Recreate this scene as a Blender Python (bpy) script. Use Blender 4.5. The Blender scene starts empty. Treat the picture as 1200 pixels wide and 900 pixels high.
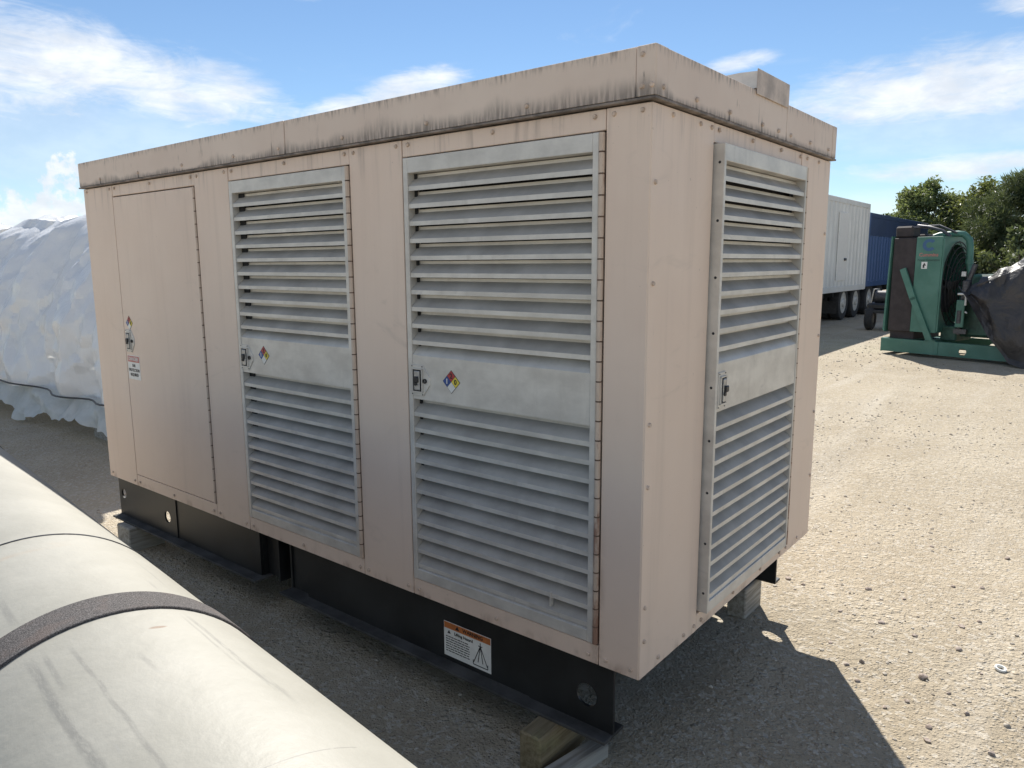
import bpy, bmesh, math, random
import numpy as np
from mathutils import Vector, Matrix, noise
rnd = random.Random(11)
SC = bpy.context.scene
COL = SC.collection
R = math.radians

# ------------------------------------------------------------------ camera, sky, sun, exposure
cam_data = bpy.data.cameras.new('camera')
cam = bpy.data.objects.new('camera', cam_data); COL.objects.link(cam)
CP = Vector((1.02125592, -1.87755247, 1.67977363))
_r = Vector((0.77858684, 0.62751614, -0.00510135)); _u = Vector((-0.0969978, 0.12837294, 0.98697103)); _w = Vector((-0.61999513, 0.76794784, -0.16081717))
cam.matrix_world = Matrix(((_r.x, _u.x, -_w.x, CP.x), (_r.y, _u.y, -_w.y, CP.y), (_r.z, _u.z, -_w.z, CP.z), (0, 0, 0, 1)))
cam_data.sensor_width = 36; cam_data.lens = 26.0756; cam_data.clip_start = .05; cam_data.clip_end = 5000
SC.camera = cam
SC.view_settings.view_transform = 'Standard'; SC.view_settings.look = 'None'
SC.view_settings.gamma = 1; SC.view_settings.use_curve_mapping = False
SC.view_settings.exposure = 0.75
SUN_EL, SUN_AZ = 44.3, -35.1          # degrees; azimuth from +Y towards +X
SUN_STRENGTH, SKY_STRENGTH = 4.7, 0.068

class NT:
    """terse node-tree builder"""
    def __init__(s, tree): s.t = tree; s.n = tree.nodes; s.l = tree.links
    def new(s, typ, **kw):
        n = s.n.new(typ)
        for k, v in kw.items(): setattr(n, k, v)
        return n
    def put(s, sock, v):
        if hasattr(v, 'is_output') or isinstance(v, bpy.types.NodeSocket): s.l.new(v, sock)
        elif isinstance(v, (tuple, list)) and len(v) == 3 and sock.type == 'RGBA': sock.default_value = (*v, 1)
        else: sock.default_value = v
    def m(s, op, a, b=0.0, c=0.0, clamp=False):
        n = s.new('ShaderNodeMath', operation=op, use_clamp=clamp)
        s.put(n.inputs[0], a); s.put(n.inputs[1], b); s.put(n.inputs[2], c)
        return n.outputs[0]
    def vm(s, op, a, b=(0, 0, 0)):
        n = s.new('ShaderNodeVectorMath', operation=op); s.put(n.inputs[0], a); s.put(n.inputs[1], b)
        return n.outputs[0]
    def noise(s, vec, scale, detail=4, rough=.55, dist=0.0):
        n = s.new('ShaderNodeTexNoise'); s.put(n.inputs['Vector'], vec)
        n.inputs['Scale'].default_value = scale; n.inputs['Detail'].default_value = detail
        n.inputs['Roughness'].default_value = rough; n.inputs['Distortion'].default_value = dist
        return n.outputs['Fac']
    def voro(s, vec, scale, feature='F1', out='Distance'):
        n = s.new('ShaderNodeTexVoronoi', feature=feature); s.put(n.inputs['Vector'], vec); n.inputs['Scale'].default_value = scale
        return n.outputs[out]
    def ramp(s, v, lo, hi, smooth=True):
        n = s.new('ShaderNodeMapRange', interpolation_type='SMOOTHSTEP' if smooth else 'LINEAR')
        s.put(n.inputs['Value'], v); n.inputs['From Min'].default_value = lo; n.inputs['From Max'].default_value = hi
        return n.outputs[0]
    def mix(s, f, a, b, blend='MIX'):
        n = s.new('ShaderNodeMix', data_type='RGBA', blend_type=blend)
        s.put(n.inputs[0], f); s.put(n.inputs[6], a); s.put(n.inputs[7], b)
        return n.outputs[2]
    def xyz(s, v):
        n = s.new('ShaderNodeSeparateXYZ'); s.put(n.inputs[0], v); return n.outputs
    def cxyz(s, x, y, z):
        n = s.new('ShaderNodeCombineXYZ'); s.put(n.inputs[0], x); s.put(n.inputs[1], y); s.put(n.inputs[2], z); return n.outputs[0]
    def scale(s, v, sx, sy, sz): return s.vm('MULTIPLY', v, (sx, sy, sz))
    def bump(s, h, strength=.3, dist=.01, normal=None):
        n = s.new('ShaderNodeBump'); n.inputs['Strength'].default_value = strength; n.inputs['Distance'].default_value = dist
        s.put(n.inputs['Height'], h)
        if normal is not None: s.put(n.inputs['Normal'], normal)
        return n.outputs[0]

world = bpy.data.worlds.new('World'); SC.world = world; world.use_nodes = True
W = NT(world.node_tree); W.n.clear()
sky = W.new('ShaderNodeTexSky', sky_type='NISHITA', sun_disc=False)
sky.sun_elevation = R(SUN_EL); sky.sun_rotation = R(SUN_AZ)
sky.air_density = 1.0; sky.dust_density = 0.0; sky.ozone_density = 2.0
wd = W.new('ShaderNodeTexCoord').outputs['Generated']
dx, dy, dz = W.xyz(wd)
az = W.m('MULTIPLY', W.m('ARCTAN2', dx, dy), 57.2958); el = W.m('MULTIPLY', W.m('ARCSINE', dz), 57.2958)
# wisps: noise on a flat cloud layer above the viewer (so the clouds foreshorten towards the horizon)
inv = W.m('DIVIDE', 1.0, W.m('MAXIMUM', W.m('ADD', dz, .10), .03))
layer = W.cxyz(W.m('MULTIPLY', dx, inv), W.m('MULTIPLY', dy, inv), 0.0)
n_big = W.noise(layer, .55, 5, .55, .3)
n_fine = W.noise(W.scale(wd, 1, 1, 2.6), 9.0, 8, .62, .8)
n_wisp = W.noise(W.scale(wd, 1, 1, 5.0), 13.0, 8, .66, 1.6)
n_mid = W.noise(W.scale(wd, 1, 1, 3.2), 3.2, 6, .58, .6)
def bank(a0, e0, ra, re, ang):       # a cloud bank with its centre (deg), half sizes (deg) and tilt
    ca, sa = math.cos(R(ang)), math.sin(R(ang))
    a = W.m('SUBTRACT', az, a0); e = W.m('SUBTRACT', el, e0)
    u = W.m('ADD', W.m('MULTIPLY', a, ca / ra), W.m('MULTIPLY', e, sa / ra))
    v = W.m('ADD', W.m('MULTIPLY', a, -sa / re), W.m('MULTIPLY', e, ca / re))
    d = W.m('ADD', W.m('MULTIPLY', u, u), W.m('MULTIPLY', v, v))
    return W.m('SUBTRACT', 1.0, d)
def vmax(*v):
    o = v[0]
    for x in v[1:]: o = W.m('MAXIMUM', o, x)
    return o
warp = W.m('ADD', W.m('MULTIPLY', W.m('SUBTRACT', n_fine, .5), 1.9), W.m('ADD', W.m('MULTIPLY', W.m('SUBTRACT', n_mid, .5), 1.6), W.m('MULTIPLY', W.m('SUBTRACT', n_wisp, .5), 1.35)))
banks = vmax(bank(-66.5, 12.2, 13.5, 2.9, -9), bank(-80, 13.0, 17, 4.2, -6), bank(-59, 11.4, 5, 2.2, -10), bank(-9.5, 10.9, 11, 2.5, 3), bank(5, 11, 14, 2.2, 0), bank(-4, 15.5, 4, 1.2, 0),
             W.m('SUBTRACT', bank(-22.5, 13.6, 3.0, .7, 8), .45), W.m('SUBTRACT', bank(-54, 18.4, 2.4, .8, -12), .3), bank(-46.5, 12.2, 4.8, 1.3, 16), bank(-51, 10.8, 3.4, 1.1, 10), bank(-8.5, 6.0, 8, .9, 1), bank(8, 6.5, 10, 1.2, 0))
cl_bank = W.ramp(W.m('ADD', banks, warp), -.35, 1.35)
veil = vmax(bank(-70, 8.4, 20, 4.6, -4), bank(-10, 9.4, 12, 3.2, 0), bank(-8, 3.2, 12, 1.8, 0))
cl_veil = W.m('MULTIPLY', W.ramp(W.m('ADD', veil, W.m('MULTIPLY', warp, .55)), -.3, 1.0), .34)
cum = vmax(bank(-68.8, 5.3, 1.9, 1.9, 0), bank(-71.5, 3.4, 2.6, 1.6, 0), bank(-68.2, 3.6, 2.4, 1.7, 0), bank(-74, 2.6, 3.5, 1.2, 0), bank(-74, 3.2, 2.0, 1.2, 0))
cl_cum = W.m('MULTIPLY', .95, W.ramp(W.m('ADD', cum, W.m('MULTIPLY', W.m('SUBTRACT', W.noise(wd, 34, 8, .66), .5), 4.6)), .1, .9))
# the rest of the sky: the same kind of scattered fair-weather cloud all round
away = W.ramp(W.m('ABSOLUTE', W.m('ADD', az, 38.0)), 42, 60)
high = W.ramp(el, 17, 30)
cl_gen = W.m('MULTIPLY', W.ramp(W.m('ADD', n_big, W.m('MULTIPLY', W.m('SUBTRACT', n_fine, .5), .5)), .46, .66), W.m('MULTIPLY', W.m('MAXIMUM', away, high), .85))
cl_thin = W.m('MULTIPLY', W.ramp(n_fine, .60, .80), .15)
cloud = vmax(cl_bank, cl_veil, cl_cum, cl_gen, cl_thin)
cloud = W.m('MULTIPLY', cloud, W.ramp(el, -.5, 1.5))
lit = W.ramp(W.noise(W.scale(wd, 1, 1, 2.0), 14, 5, .6), .30, .72)
cl_col = W.mix(lit, (7.0, 7.5, 8.2), (9.6, 9.8, 10.0))
sky_b = W.vm('MULTIPLY', sky.outputs[0], (.86, .945, 1.02))
sky_col = W.mix(W.m('MULTIPLY', cloud, .95), sky_b, cl_col)
bg = W.new('ShaderNodeBackground'); W.put(bg.inputs[0], sky_col); bg.inputs[1].default_value = SKY_STRENGTH
W.l.new(bg.outputs[0], W.new('ShaderNodeOutputWorld').inputs[0])

sl = bpy.data.lights.new('sun', 'SUN'); sl.energy = SUN_STRENGTH; sl.angle = R(.5); sl.color = (1, .955, .88)
sun = bpy.data.objects.new('sun', sl); COL.objects.link(sun)
sdir = Vector((math.sin(R(SUN_AZ)) * math.cos(R(SUN_EL)), math.cos(R(SUN_AZ)) * math.cos(R(SUN_EL)), math.sin(R(SUN_EL))))
sun.rotation_euler = sdir.to_track_quat('Z', 'Y').to_euler(); sun.location = sdir * 60

# ------------------------------------------------------------------ materials
def material(name, build):
    m = bpy.data.materials.new(name); m.use_nodes = True
    T = NT(m.node_tree); T.n.clear()
    p = T.new('ShaderNodeBsdfPrincipled'); o = T.new('ShaderNodeOutputMaterial'); T.l.new(p.outputs[0], o.inputs[0])
    T.p = p; T.o = o; T.pos = T.new('ShaderNodeNewGeometry').outputs['Position']
    T.obj = T.new('ShaderNodeTexCoord').outputs['Object']
    build(T); return m
def setp(T, col=None, rough=None, metal=None, normal=None, spec=None, **kw):
    p = T.p
    if col is not None: T.put(p.inputs['Base Color'], col)
    if rough is not None: T.put(p.inputs['Roughness'], rough)
    if metal is not None: T.put(p.inputs['Metallic'], metal)
    if normal is not None: T.put(p.inputs['Normal'], normal)
    if spec is not None: T.put(p.inputs['Specular IOR Level'], spec)
def plain(name, col, rough=.5, metal=0, vary=.18, scale=14, bumps=.05):
    def b(T):
        n = T.noise(T.pos, scale, 6, .6)
        dark = tuple(c * (1 - vary) for c in col); light = tuple(min(1, c * (1 + vary)) for c in col)
        c = T.mix(T.ramp(n, .3, .7), dark, light)
        r = T.m('ADD', rough - .06, T.m('MULTIPLY', n, .12))
        setp(T, c, r, metal, T.bump(T.noise(T.pos, scale * 5, 3), bumps, .004))
    return material(name, b)

def b_beige(T):
    x, y, z = T.xyz(T.pos)
    fade = T.noise(T.pos, 1.7, 5, .6)
    c = T.mix(T.ramp(fade, .3, .7), (.735, .580, .470), (.770, .620, .508))
    streak = T.noise(T.scale(T.pos, 14, 14, .7), 1.0, 5, .6)
    c = T.mix(T.m('MULTIPLY', T.ramp(streak, .50, .78), .13), c, (.33, .265, .215))
    smear = T.ramp(T.noise(T.scale(T.pos, 2.2, 2.2, 5.5), 1.2, 6, .65, 1.2), .58, .82)
    c = T.mix(T.m('MULTIPLY', smear, .28), c, (.34, .285, .24))
    # rust bleeding from the piano hinges and the lower seams
    rn = T.noise(T.scale(T.pos, 9, 9, 5), 1.0, 5, .65)
    hinge = T.m('SUBTRACT', 1.0, T.ramp(T.m('ABSOLUTE', T.m('ADD', x, .152)), .0, .035))
    low = T.m('SUBTRACT', 1.0, T.ramp(z, .42, .95))
    rust = T.m('MULTIPLY', T.m('MULTIPLY', hinge, low), T.ramp(rn, .38, .6))
    rim = T.m('MULTIPLY', T.m('SUBTRACT', 1.0, T.ramp(z, .412, .455)), T.ramp(rn, .48, .68))
    c = T.mix(T.m('MULTIPLY', T.m('MAXIMUM', rust, T.m('MULTIPLY', rim, .6)), .75), c, (.16, .075, .04))
    # grime that has run from under the cap
    drip = T.m('MULTIPLY', T.ramp(z, 1.93, 2.11), T.ramp(T.noise(T.scale(T.pos, 26, 26, 1.6), 1.0, 5, .65), .50, .75))
    c = T.mix(T.m('MULTIPLY', drip, .42), c, (.12, .10, .09))
    sc_ = T.m('MULTIPLY', T.ramp(T.noise(T.vm('ADD', T.scale(T.pos, 70, 70, 5), T.vm('MULTIPLY', T.pos, (0, 0, 3))), 1.0, 3, .7, 1.2), .70, .75), T.ramp(T.noise(T.pos, 2.4, 3), .54, .66))
    c = T.mix(T.m('MULTIPLY', sc_, .4), c, (.34, .27, .22))
    speck = T.ramp(T.noise(T.pos, 60, 3, .6), .69, .76)
    c = T.mix(T.m('MULTIPLY', speck, .35), c, (.2, .15, .12))
    h = T.m('ADD', T.m('MULTIPLY', T.noise(T.pos, 2.6, 2, .5), 1.0), T.m('MULTIPLY', T.noise(T.pos, 260, 2), .012))
    setp(T, c, T.m('ADD', .42, T.m('MULTIPLY', streak, .16)), 0, T.bump(h, .40, .022), .4)
def b_cap(T):
    x, y, z = T.xyz(T.pos)
    fade = T.noise(T.pos, 2.0, 5, .6)
    c = T.mix(T.ramp(fade, .3, .7), (.665, .540, .45), (.72, .60, .505))
    n1 = T.noise(T.scale(T.pos, 13, 13, 3.0), 1.0, 7, .72)
    n2 = T.noise(T.scale(T.pos, 5, 5, 9), 1.0, 5, .6)
    n3 = T.noise(T.scale(T.pos, 75, 75, 9), 1.0, 4, .6)
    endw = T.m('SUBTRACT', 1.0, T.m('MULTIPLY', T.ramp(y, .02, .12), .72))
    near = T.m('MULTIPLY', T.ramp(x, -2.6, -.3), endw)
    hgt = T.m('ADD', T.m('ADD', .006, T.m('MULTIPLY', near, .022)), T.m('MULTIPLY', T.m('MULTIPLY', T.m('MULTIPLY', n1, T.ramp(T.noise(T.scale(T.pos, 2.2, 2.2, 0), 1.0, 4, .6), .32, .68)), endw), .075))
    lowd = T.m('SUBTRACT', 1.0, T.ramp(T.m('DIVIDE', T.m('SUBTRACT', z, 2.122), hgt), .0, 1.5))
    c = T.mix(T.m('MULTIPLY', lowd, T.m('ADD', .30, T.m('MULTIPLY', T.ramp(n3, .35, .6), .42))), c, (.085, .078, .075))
    inz = T.m('MULTIPLY', T.ramp(z, 2.118, 2.126), T.m('SUBTRACT', 1.0, T.ramp(T.m('ADD', z, T.m('MULTIPLY', T.m('SUBTRACT', T.noise(T.scale(T.pos, 7, 7, 0), 1.0, 2), .5), .16)), 2.128, 2.165)))
    marks = None
    for axis_, arr in ((x, (-3.40, -3.106, -2.95, -2.5, -2.05, -1.757, -1.666, -1.3, -.85, -.42, -.045)), (y, (.056, .24, .48, .76, .92, 1.006, 1.05, 1.28, 1.52))):
        for q in arr:
            d = T.m('ADD', T.m('ABSOLUTE', T.m('SUBTRACT', axis_, q)), T.m('MULTIPLY', n3, .006))
            k = T.m('SUBTRACT', 1.0, T.ramp(d, .005, .013))
            if axis_ == x: k = T.m('MULTIPLY', k, T.m('SUBTRACT', 1.0, T.ramp(y, .0, .03)))
            marks = k if marks is None else T.m('MAXIMUM', marks, k)
    c = T.mix(T.m('MULTIPLY', T.m('MULTIPLY', marks, inz), T.ramp(T.noise(T.scale(T.pos, 4, 4, 0), 1.0, 3), .34, .62)), c, (.06, .055, .052))
    top = T.m('MULTIPLY', T.ramp(T.m('ADD', z, T.m('MULTIPLY', n1, .10)), 2.27, 2.315), T.ramp(n3, .42, .62))
    c = T.mix(T.m('MULTIPLY', top, .6), c, (.09, .08, .075))
    run = T.m('MULTIPLY', T.ramp(n1, .56, .74), T.ramp(n2, .4, .6))
    c = T.mix(T.m('MULTIPLY', run, .5), c, (.14, .115, .10))
    spot = T.m('MULTIPLY', T.ramp(n3, .64, .72), T.ramp(n2, .42, .62))
    c = T.mix(T.m('MULTIPLY', spot, .6), c, (.08, .07, .065))
    h = T.m('ADD', T.noise(T.pos, 3, 2, .5), T.m('MULTIPLY', T.noise(T.pos, 120, 3), .03))
    setp(T, c, .6, 0, T.bump(h, .3, .01), .35)
def b_alu(T):
    n = T.noise(T.scale(T.pos, 5, 5, 8), 1.3, 6, .62)
    n2 = T.noise(T.scale(T.pos, 3, 40, 40), 2.0, 4, .6)
    c = T.mix(T.ramp(n, .3, .72), (.53, .50, .455), (.70, .665, .605))
    ox = T.ramp(T.noise(T.pos, 9, 6, .7, .8), .60, .78)
    c = T.mix(T.m('MULTIPLY', ox, .4), c, (.27, .265, .26))
    dust = T.ramp(T.noise(T.scale(T.pos, 18, 18, 2), 1, 5, .6), .56, .75)
    c = T.mix(T.m('MULTIPLY', dust, .3), c, (.36, .33, .29))
    r = T.m('ADD', .34, T.m('ADD', T.m('MULTIPLY', n, .22), T.m('MULTIPLY', ox, .2)))
    h = T.m('ADD', T.m('MULTIPLY', n2, .2), T.noise(T.pos, 5, 2, .5))
    setp(T, c, r, .18, T.bump(h, .22, .004))
def b_alu_shade(T):  # darker copy of alu: shade between the louver blades put into the colour
    n = T.noise(T.scale(T.pos, 4, 4, 3), 1.3, 6, .62)
    c = T.mix(T.ramp(n, .3, .7), (.345, .32, .285), (.47, .44, .395))
    setp(T, c, .6, .08, T.bump(T.noise(T.pos, 7, 3), .15, .004))
def b_ground(T):
    x, y, z = T.xyz(T.pos)
    big = T.noise(T.pos, .22, 5, .55, .4); mid = T.noise(T.pos, 1.5, 6, .6, .3); fine = T.noise(T.pos, 16, 6, .68); grit = T.noise(T.pos, 85, 4, .7)
    c = T.mix(T.ramp(big, .35, .68), (.365, .306, .222), (.450, .386, .288))
    c = T.mix(T.m('MULTIPLY', T.ramp(mid, .42, .66), .55), c, (.495, .430, .328))
    c = T.mix(T.m('MULTIPLY', T.ramp(fine, .53, .72), .36), c, (.270, .222, .165))
    c = T.mix(T.m('MULTIPLY', T.ramp(grit, .58, .72), .5), c, (.56, .52, .45))
    c = T.mix(T.m('MULTIPLY', T.ramp(T.noise(T.pos, 55, 3, .6), .62, .72), .6), c, (.13, .105, .08))
    # wheel tracks swing along the yard
    tr = T.noise(T.scale(T.pos, 1.0, .10, 1), 2.2, 3, .5, .6)
    c = T.mix(T.m('MULTIPLY', T.ramp(tr, .50, .72), .40), c, (.52, .475, .40))
    # clods
    cl = T.m('SUBTRACT', 1.0, T.ramp(T.voro(T.pos, 26), .10, .42))
    cl2 = T.m('SUBTRACT', 1.0, T.ramp(T.voro(T.vm('ADD', T.pos, (3.1, 1.7, 0)), 70), .10, .5))
    h = T.m('ADD', T.m('MULTIPLY', fine, 1.1), T.m('ADD', T.m('MULTIPLY', grit, .30), T.m('ADD', T.m('MULTIPLY', cl, T.m('MULTIPLY', T.ramp(mid, .4, .6), .5)), T.m('MULTIPLY', cl2, .22))))
    spk = T.xyz(T.voro(T.pos, 60, out='Color'))[0]
    c = T.mix(T.m('MULTIPLY', T.ramp(T.m('ADD', spk, T.m('MULTIPLY', grit, .5)), 1.02, 1.12), .40), c, (.60, .56, .49)); pass
    c = T.mix(T.m('MULTIPLY', T.ramp(T.noise(T.scale(T.pos, 1, 1, 1), 5.0, 5, .7, .8), .56, .74), .30), c, (.27, .225, .175))
    setp(T, c, .95, 0, T.bump(h, .95, .022), .12)
def b_stone(T):
    inf = T.new('ShaderNodeObjectInfo').outputs['Random']
    v = T.voro(T.pos, 22, out='Color')
    vx = T.xyz(v)[0]
    c = T.mix(vx, (.22, .185, .15), (.56, .51, .43))
    c = T.mix(T.m('MULTIPLY', T.ramp(T.noise(T.pos, 140, 4), .45, .7), .4), c, (.22, .19, .16))
    setp(T, c, .9, 0, T.bump(T.noise(T.pos, 150, 4), .5, .004), .2)
def b_stone_dark(T):
    c = T.mix(T.ramp(T.noise(T.pos, 70, 5), .35, .65), (.25, .20, .17), (.42, .355, .305))
    setp(T, c, .9, 0, T.bump(T.noise(T.pos, 120, 4), .6, .004), .2)
def b_tank(T):
    uv = T.new('ShaderNodeUVMap').outputs[0]         # u = metres along the axis, v = metres round the girth
    u, v, _ = T.xyz(uv)
    n = T.noise(T.scale(uv, 3, 3, 1), 1.0, 6, .6)
    c = T.mix(T.ramp(n, .3, .7), (.300, .288, .246), (.355, .342, .298))
    blot = T.ramp(T.noise(T.scale(uv, 7, 16, 1), 1.0, 7, .72, .5), .56, .74)
    c = T.mix(T.m('MULTIPLY', blot, .30), c, (.30, .275, .23))
    def line(v0, w, u0, u1, seed, amt, col=(.17, .165, .15)):
        # a scuff running along the tank between two stations
        wob = T.m('MULTIPLY', T.m('SUBTRACT', T.noise(T.vm('ADD', T.scale(uv, 2, 0, 0), (seed, 0, 0)), 1.0, 3), .5), .03)
        d = T.m('ABSOLUTE', T.m('SUBTRACT', T.m('ADD', v, wob), v0))
        k = T.m('SUBTRACT', 1.0, T.ramp(d, w * .3, w))
        k = T.m('MULTIPLY', k, T.m('MULTIPLY', T.ramp(u, u0, u0 + .08), T.m('SUBTRACT', 1.0, T.ramp(u, u1 - .08, u1))))
        k = T.m('MULTIPLY', k, T.ramp(T.noise(T.vm('ADD', T.scale(uv, 16, 90, 1), (seed, seed, 0)), 1.0, 5, .75), .32, .56))
        return T.mix(T.m('MULTIPLY', k, amt * .75), c, col)
    for a in ((.632, .011, -.5, .30, 3, .75), (.611, .006, .10, .30, 5, .6), (.575, .005, -.4, .27, 7, .6), (.372, .006, -.10, .30, 9, .75), (.384, .004, .0, .29, 12, .6), (.365, .008, -.14, .02, 14, .7), (.366, .005, .40, .52, 17, .7), (.357, .004, .42, .50, 19, .6), (.617, .010, .38, .60, 21, .55), (.500, .007, .03, .16, 23, .7), (.600, .012, -.10, .0, 27, .6), (.33, .004, .45, .72, 29, .4), (.50, .012, .67, .70, 31, .6)):
        c = line(*a)
    scr = T.m('MULTIPLY', T.ramp(T.noise(T.scale(uv, 6, 90, 1), 1.0, 5, .7, .4), .62, .70), T.ramp(T.noise(T.scale(uv, 4, 6, 1), 1.0, 3), .48, .62))
    c = T.mix(T.m('MULTIPLY', scr, .65), c, (.33, .32, .29))
    scr2 = T.m('MULTIPLY', T.ramp(T.noise(T.scale(uv, 120, 7, 1), 1.0, 4, .7, .6), .64, .72), T.ramp(T.noise(T.scale(uv, 5, 5, 1), 1.0, 3), .52, .64))
    c = T.mix(T.m('MULTIPLY', scr2, .45), c, (.36, .33, .28))
    # rusty stain beside the far seam and a rusty nick by the strap
    st = T.m('MULTIPLY', T.m('SUBTRACT', 1.0, T.ramp(T.m('ABSOLUTE', T.m('SUBTRACT', T.m('ADD', u, T.m('MULTIPLY', n, .05)), .80)), .004, .03)), T.m('MULTIPLY', T.ramp(v, .42, .5), T.ramp(T.noise(T.scale(uv, 12, 5, 1), 1, 4), .35, .6)))
    c = T.mix(T.m('MULTIPLY', st, .8), c, (.36, .27, .19))
    nk = T.m('ADD', T.m('POWER', T.m('DIVIDE', T.m('SUBTRACT', u, .217), .006), 2), T.m('POWER', T.m('DIVIDE', T.m('SUBTRACT', T.m('ADD', v, T.m('MULTIPLY', n, .02)), .455), .016), 2))
    c = T.mix(T.m('MULTIPLY', T.m('SUBTRACT', 1.0, T.ramp(nk, .3, 1.2)), .8), c, (.20, .13, .085))
    arc = T.m('SUBTRACT', 1.0, T.ramp(T.m('ABSOLUTE', T.m('ADD', u, .264)), .0006, .0018))
    arc = T.m('MULTIPLY', arc, T.m('MULTIPLY', T.m('MULTIPLY', T.ramp(v, .35, .358), T.m('SUBTRACT', 1.0, T.ramp(v, .50, .58))), T.ramp(T.noise(T.scale(uv, 1, 60, 1), 1, 4), .3, .45)))
    c = T.mix(T.m('MULTIPLY', arc, .7), c, (.2, .19, .17))
    h = T.m('ADD', T.m('MULTIPLY', T.noise(T.scale(uv, 26, 26, 1), 1.0, 4, .6), .5), T.noise(T.scale(uv, 5, 5, 1), 1.0, 3))
    setp(T, c, T.m('ADD', .44, T.m('MULTIPLY', n, .2)), 0, T.bump(T.m('ADD', h, T.m('MULTIPLY', T.noise(T.scale(uv, 90, 90, 1), 1.0, 3, .6), .12)), .34, .008), .45)
def b_strap(T):
    g = T.noise(T.pos, 420, 3, .7); n = T.noise(T.pos, 16, 4)
    c = T.mix(T.ramp(g, .35, .68), (.042, .038, .037), (.165, .152, .148))
    c = T.mix(T.m('MULTIPLY', T.ramp(n, .5, .7), .3), c, (.17, .12, .10))
    setp(T, c, .85, 0, T.bump(g, .6, .003), .3)
def b_wrap(T):
    n = T.noise(T.pos, 1.6, 6, .6, .8); f = T.noise(T.scale(T.pos, 5, 5, 2.2), 1.0, 7, .68, 1.6)
    c = T.mix(T.ramp(n, .3, .7), (.86, .87, .88), (.94, .94, .94))
    c = T.mix(T.m('MULTIPLY', T.ramp(T.noise(T.pos, 2.5, 6, .66), .55, .75), .2), c, (.60, .57, .50))
    cr = T.noise(T.scale(T.pos, 9, 9, 5), 1.0, 5, .6, 2.2)
    setp(T, c, .26, 0, T.bump(cr, .28, .03), .6)
    tr = T.new('ShaderNodeBsdfTranslucent'); T.put(tr.inputs[0], (.88, .88, .87))
    mx = T.new('ShaderNodeMixShader'); mx.inputs[0].default_value = .22
    T.l.new(T.p.outputs[0], mx.inputs[1]); T.l.new(tr.outputs[0], mx.inputs[2]); T.l.new(mx.outputs[0], T.o.inputs[0])
def b_skirt(T):
    n = T.noise(T.pos, 5, 6, .65, 1.0)
    setp(T, T.mix(T.ramp(n, .3, .7), (.66, .69, .67), (.84, .86, .84)), .32, 0, T.bump(n, .8, .05), .5)
    tr = T.new('ShaderNodeBsdfTranslucent'); T.put(tr.inputs[0], (.78, .82, .80))
    mx = T.new('ShaderNodeMixShader'); mx.inputs[0].default_value = .4
    T.l.new(T.p.outputs[0], mx.inputs[1]); T.l.new(tr.outputs[0], mx.inputs[2]); T.l.new(mx.outputs[0], T.o.inputs[0])
def b_blacktarp(T):
    n = T.noise(T.pos, 3.0, 6, .62, .8); weave = T.noise(T.pos, 60, 3)
    c = T.mix(T.ramp(n, .35, .7), (.022, .020, .020), (.050, .043, .040))
    setp(T, c, T.m('ADD', .36, T.m('MULTIPLY', n, .2)), 0, T.bump(T.m('ADD', n, T.m('MULTIPLY', weave, .05)), .6, .06), .6)
def b_green(T):
    n = T.noise(T.pos, 3, 5, .6)
    c = T.mix(T.ramp(n, .3, .7), (.050, .155, .115), (.080, .205, .16))
    c = T.mix(T.m('MULTIPLY', T.ramp(T.noise(T.pos, 14, 6, .7), .58, .74), .35), c, (.14, .15, .11))
    setp(T, c, .48, 0, T.bump(T.noise(T.pos, 8, 3), .08, .01))
def b_wood(T):
    x, y, z = T.xyz(T.obj)
    g = T.noise(T.scale(T.obj, 60, 3, 60), 1.0, 5, .6, .5)
    c = T.mix(T.ramp(g, .3, .7), (.15, .115, .065), (.27, .22, .14))
    c = T.mix(T.m('MULTIPLY', T.ramp(T.noise(T.obj, 9, 4), .5, .7), .5), c, (.32, .30, .16))
    setp(T, c, .8, 0, T.bump(g, .5, .004), .2)
def b_wood_grey(T):
    g = T.noise(T.scale(T.obj, 50, 3, 50), 1.0, 5, .6, .5)
    c = T.mix(T.ramp(g, .3, .7), (.22, .20, .17), (.42, .40, .36))
    setp(T, c, .85, 0, T.bump(g, .5, .004), .2)
def b_leaf(c1, c2, tra=.35):
    def b(T):
        n = T.noise(T.pos, 1.3, 4, .6); v = T.xyz(T.voro(T.pos, 3.2, out='Color'))[0]
        c = T.mix(T.ramp(T.m('ADD', T.m('MULTIPLY', n, .6), T.m('MULTIPLY', v, .4)), .25, .75), c1, c2)
        setp(T, c, .5, 0, None, .35)
        tr = T.new('ShaderNodeBsdfTranslucent'); T.put(tr.inputs[0], T.mix(.5, c, (c2[0] * 1.5, c2[1] * 1.5, c2[2] * .8)))
        mx = T.new('ShaderNodeMixShader'); mx.inputs[0].default_value = tra
        T.l.new(T.p.outputs[0], mx.inputs[1]); T.l.new(tr.outputs[0], mx.inputs[2]); T.l.new(mx.outputs[0], T.o.inputs[0])
    return b
def b_container(c1, c2, streakcol):
    def b(T):
        n = T.noise(T.pos, .8, 5, .6)
        c = T.mix(T.ramp(n, .3, .7), c1, c2)
        s = T.noise(T.scale(T.pos, 5, 5, .35), 1.0, 5, .65)
        c = T.mix(T.m('MULTIPLY', T.ramp(s, .52, .74), .4), c, streakcol)
        setp(T, c, .5, 0, T.bump(T.noise(T.pos, 3, 3), .1, .02))
    return b
M = {}
for k, f in dict(beige=b_beige, cap=b_cap, alu=b_alu, alu_shade=b_alu_shade, ground=b_ground, stone=b_stone, stone_dark=b_stone_dark, tank=b_tank, strap=b_strap,
                 wrap=b_wrap, skirt=b_skirt, blacktarp=b_blacktarp, green=b_green, wood=b_wood, wood_grey=b_wood_grey).items(): M[k] = material(k, f)
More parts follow.
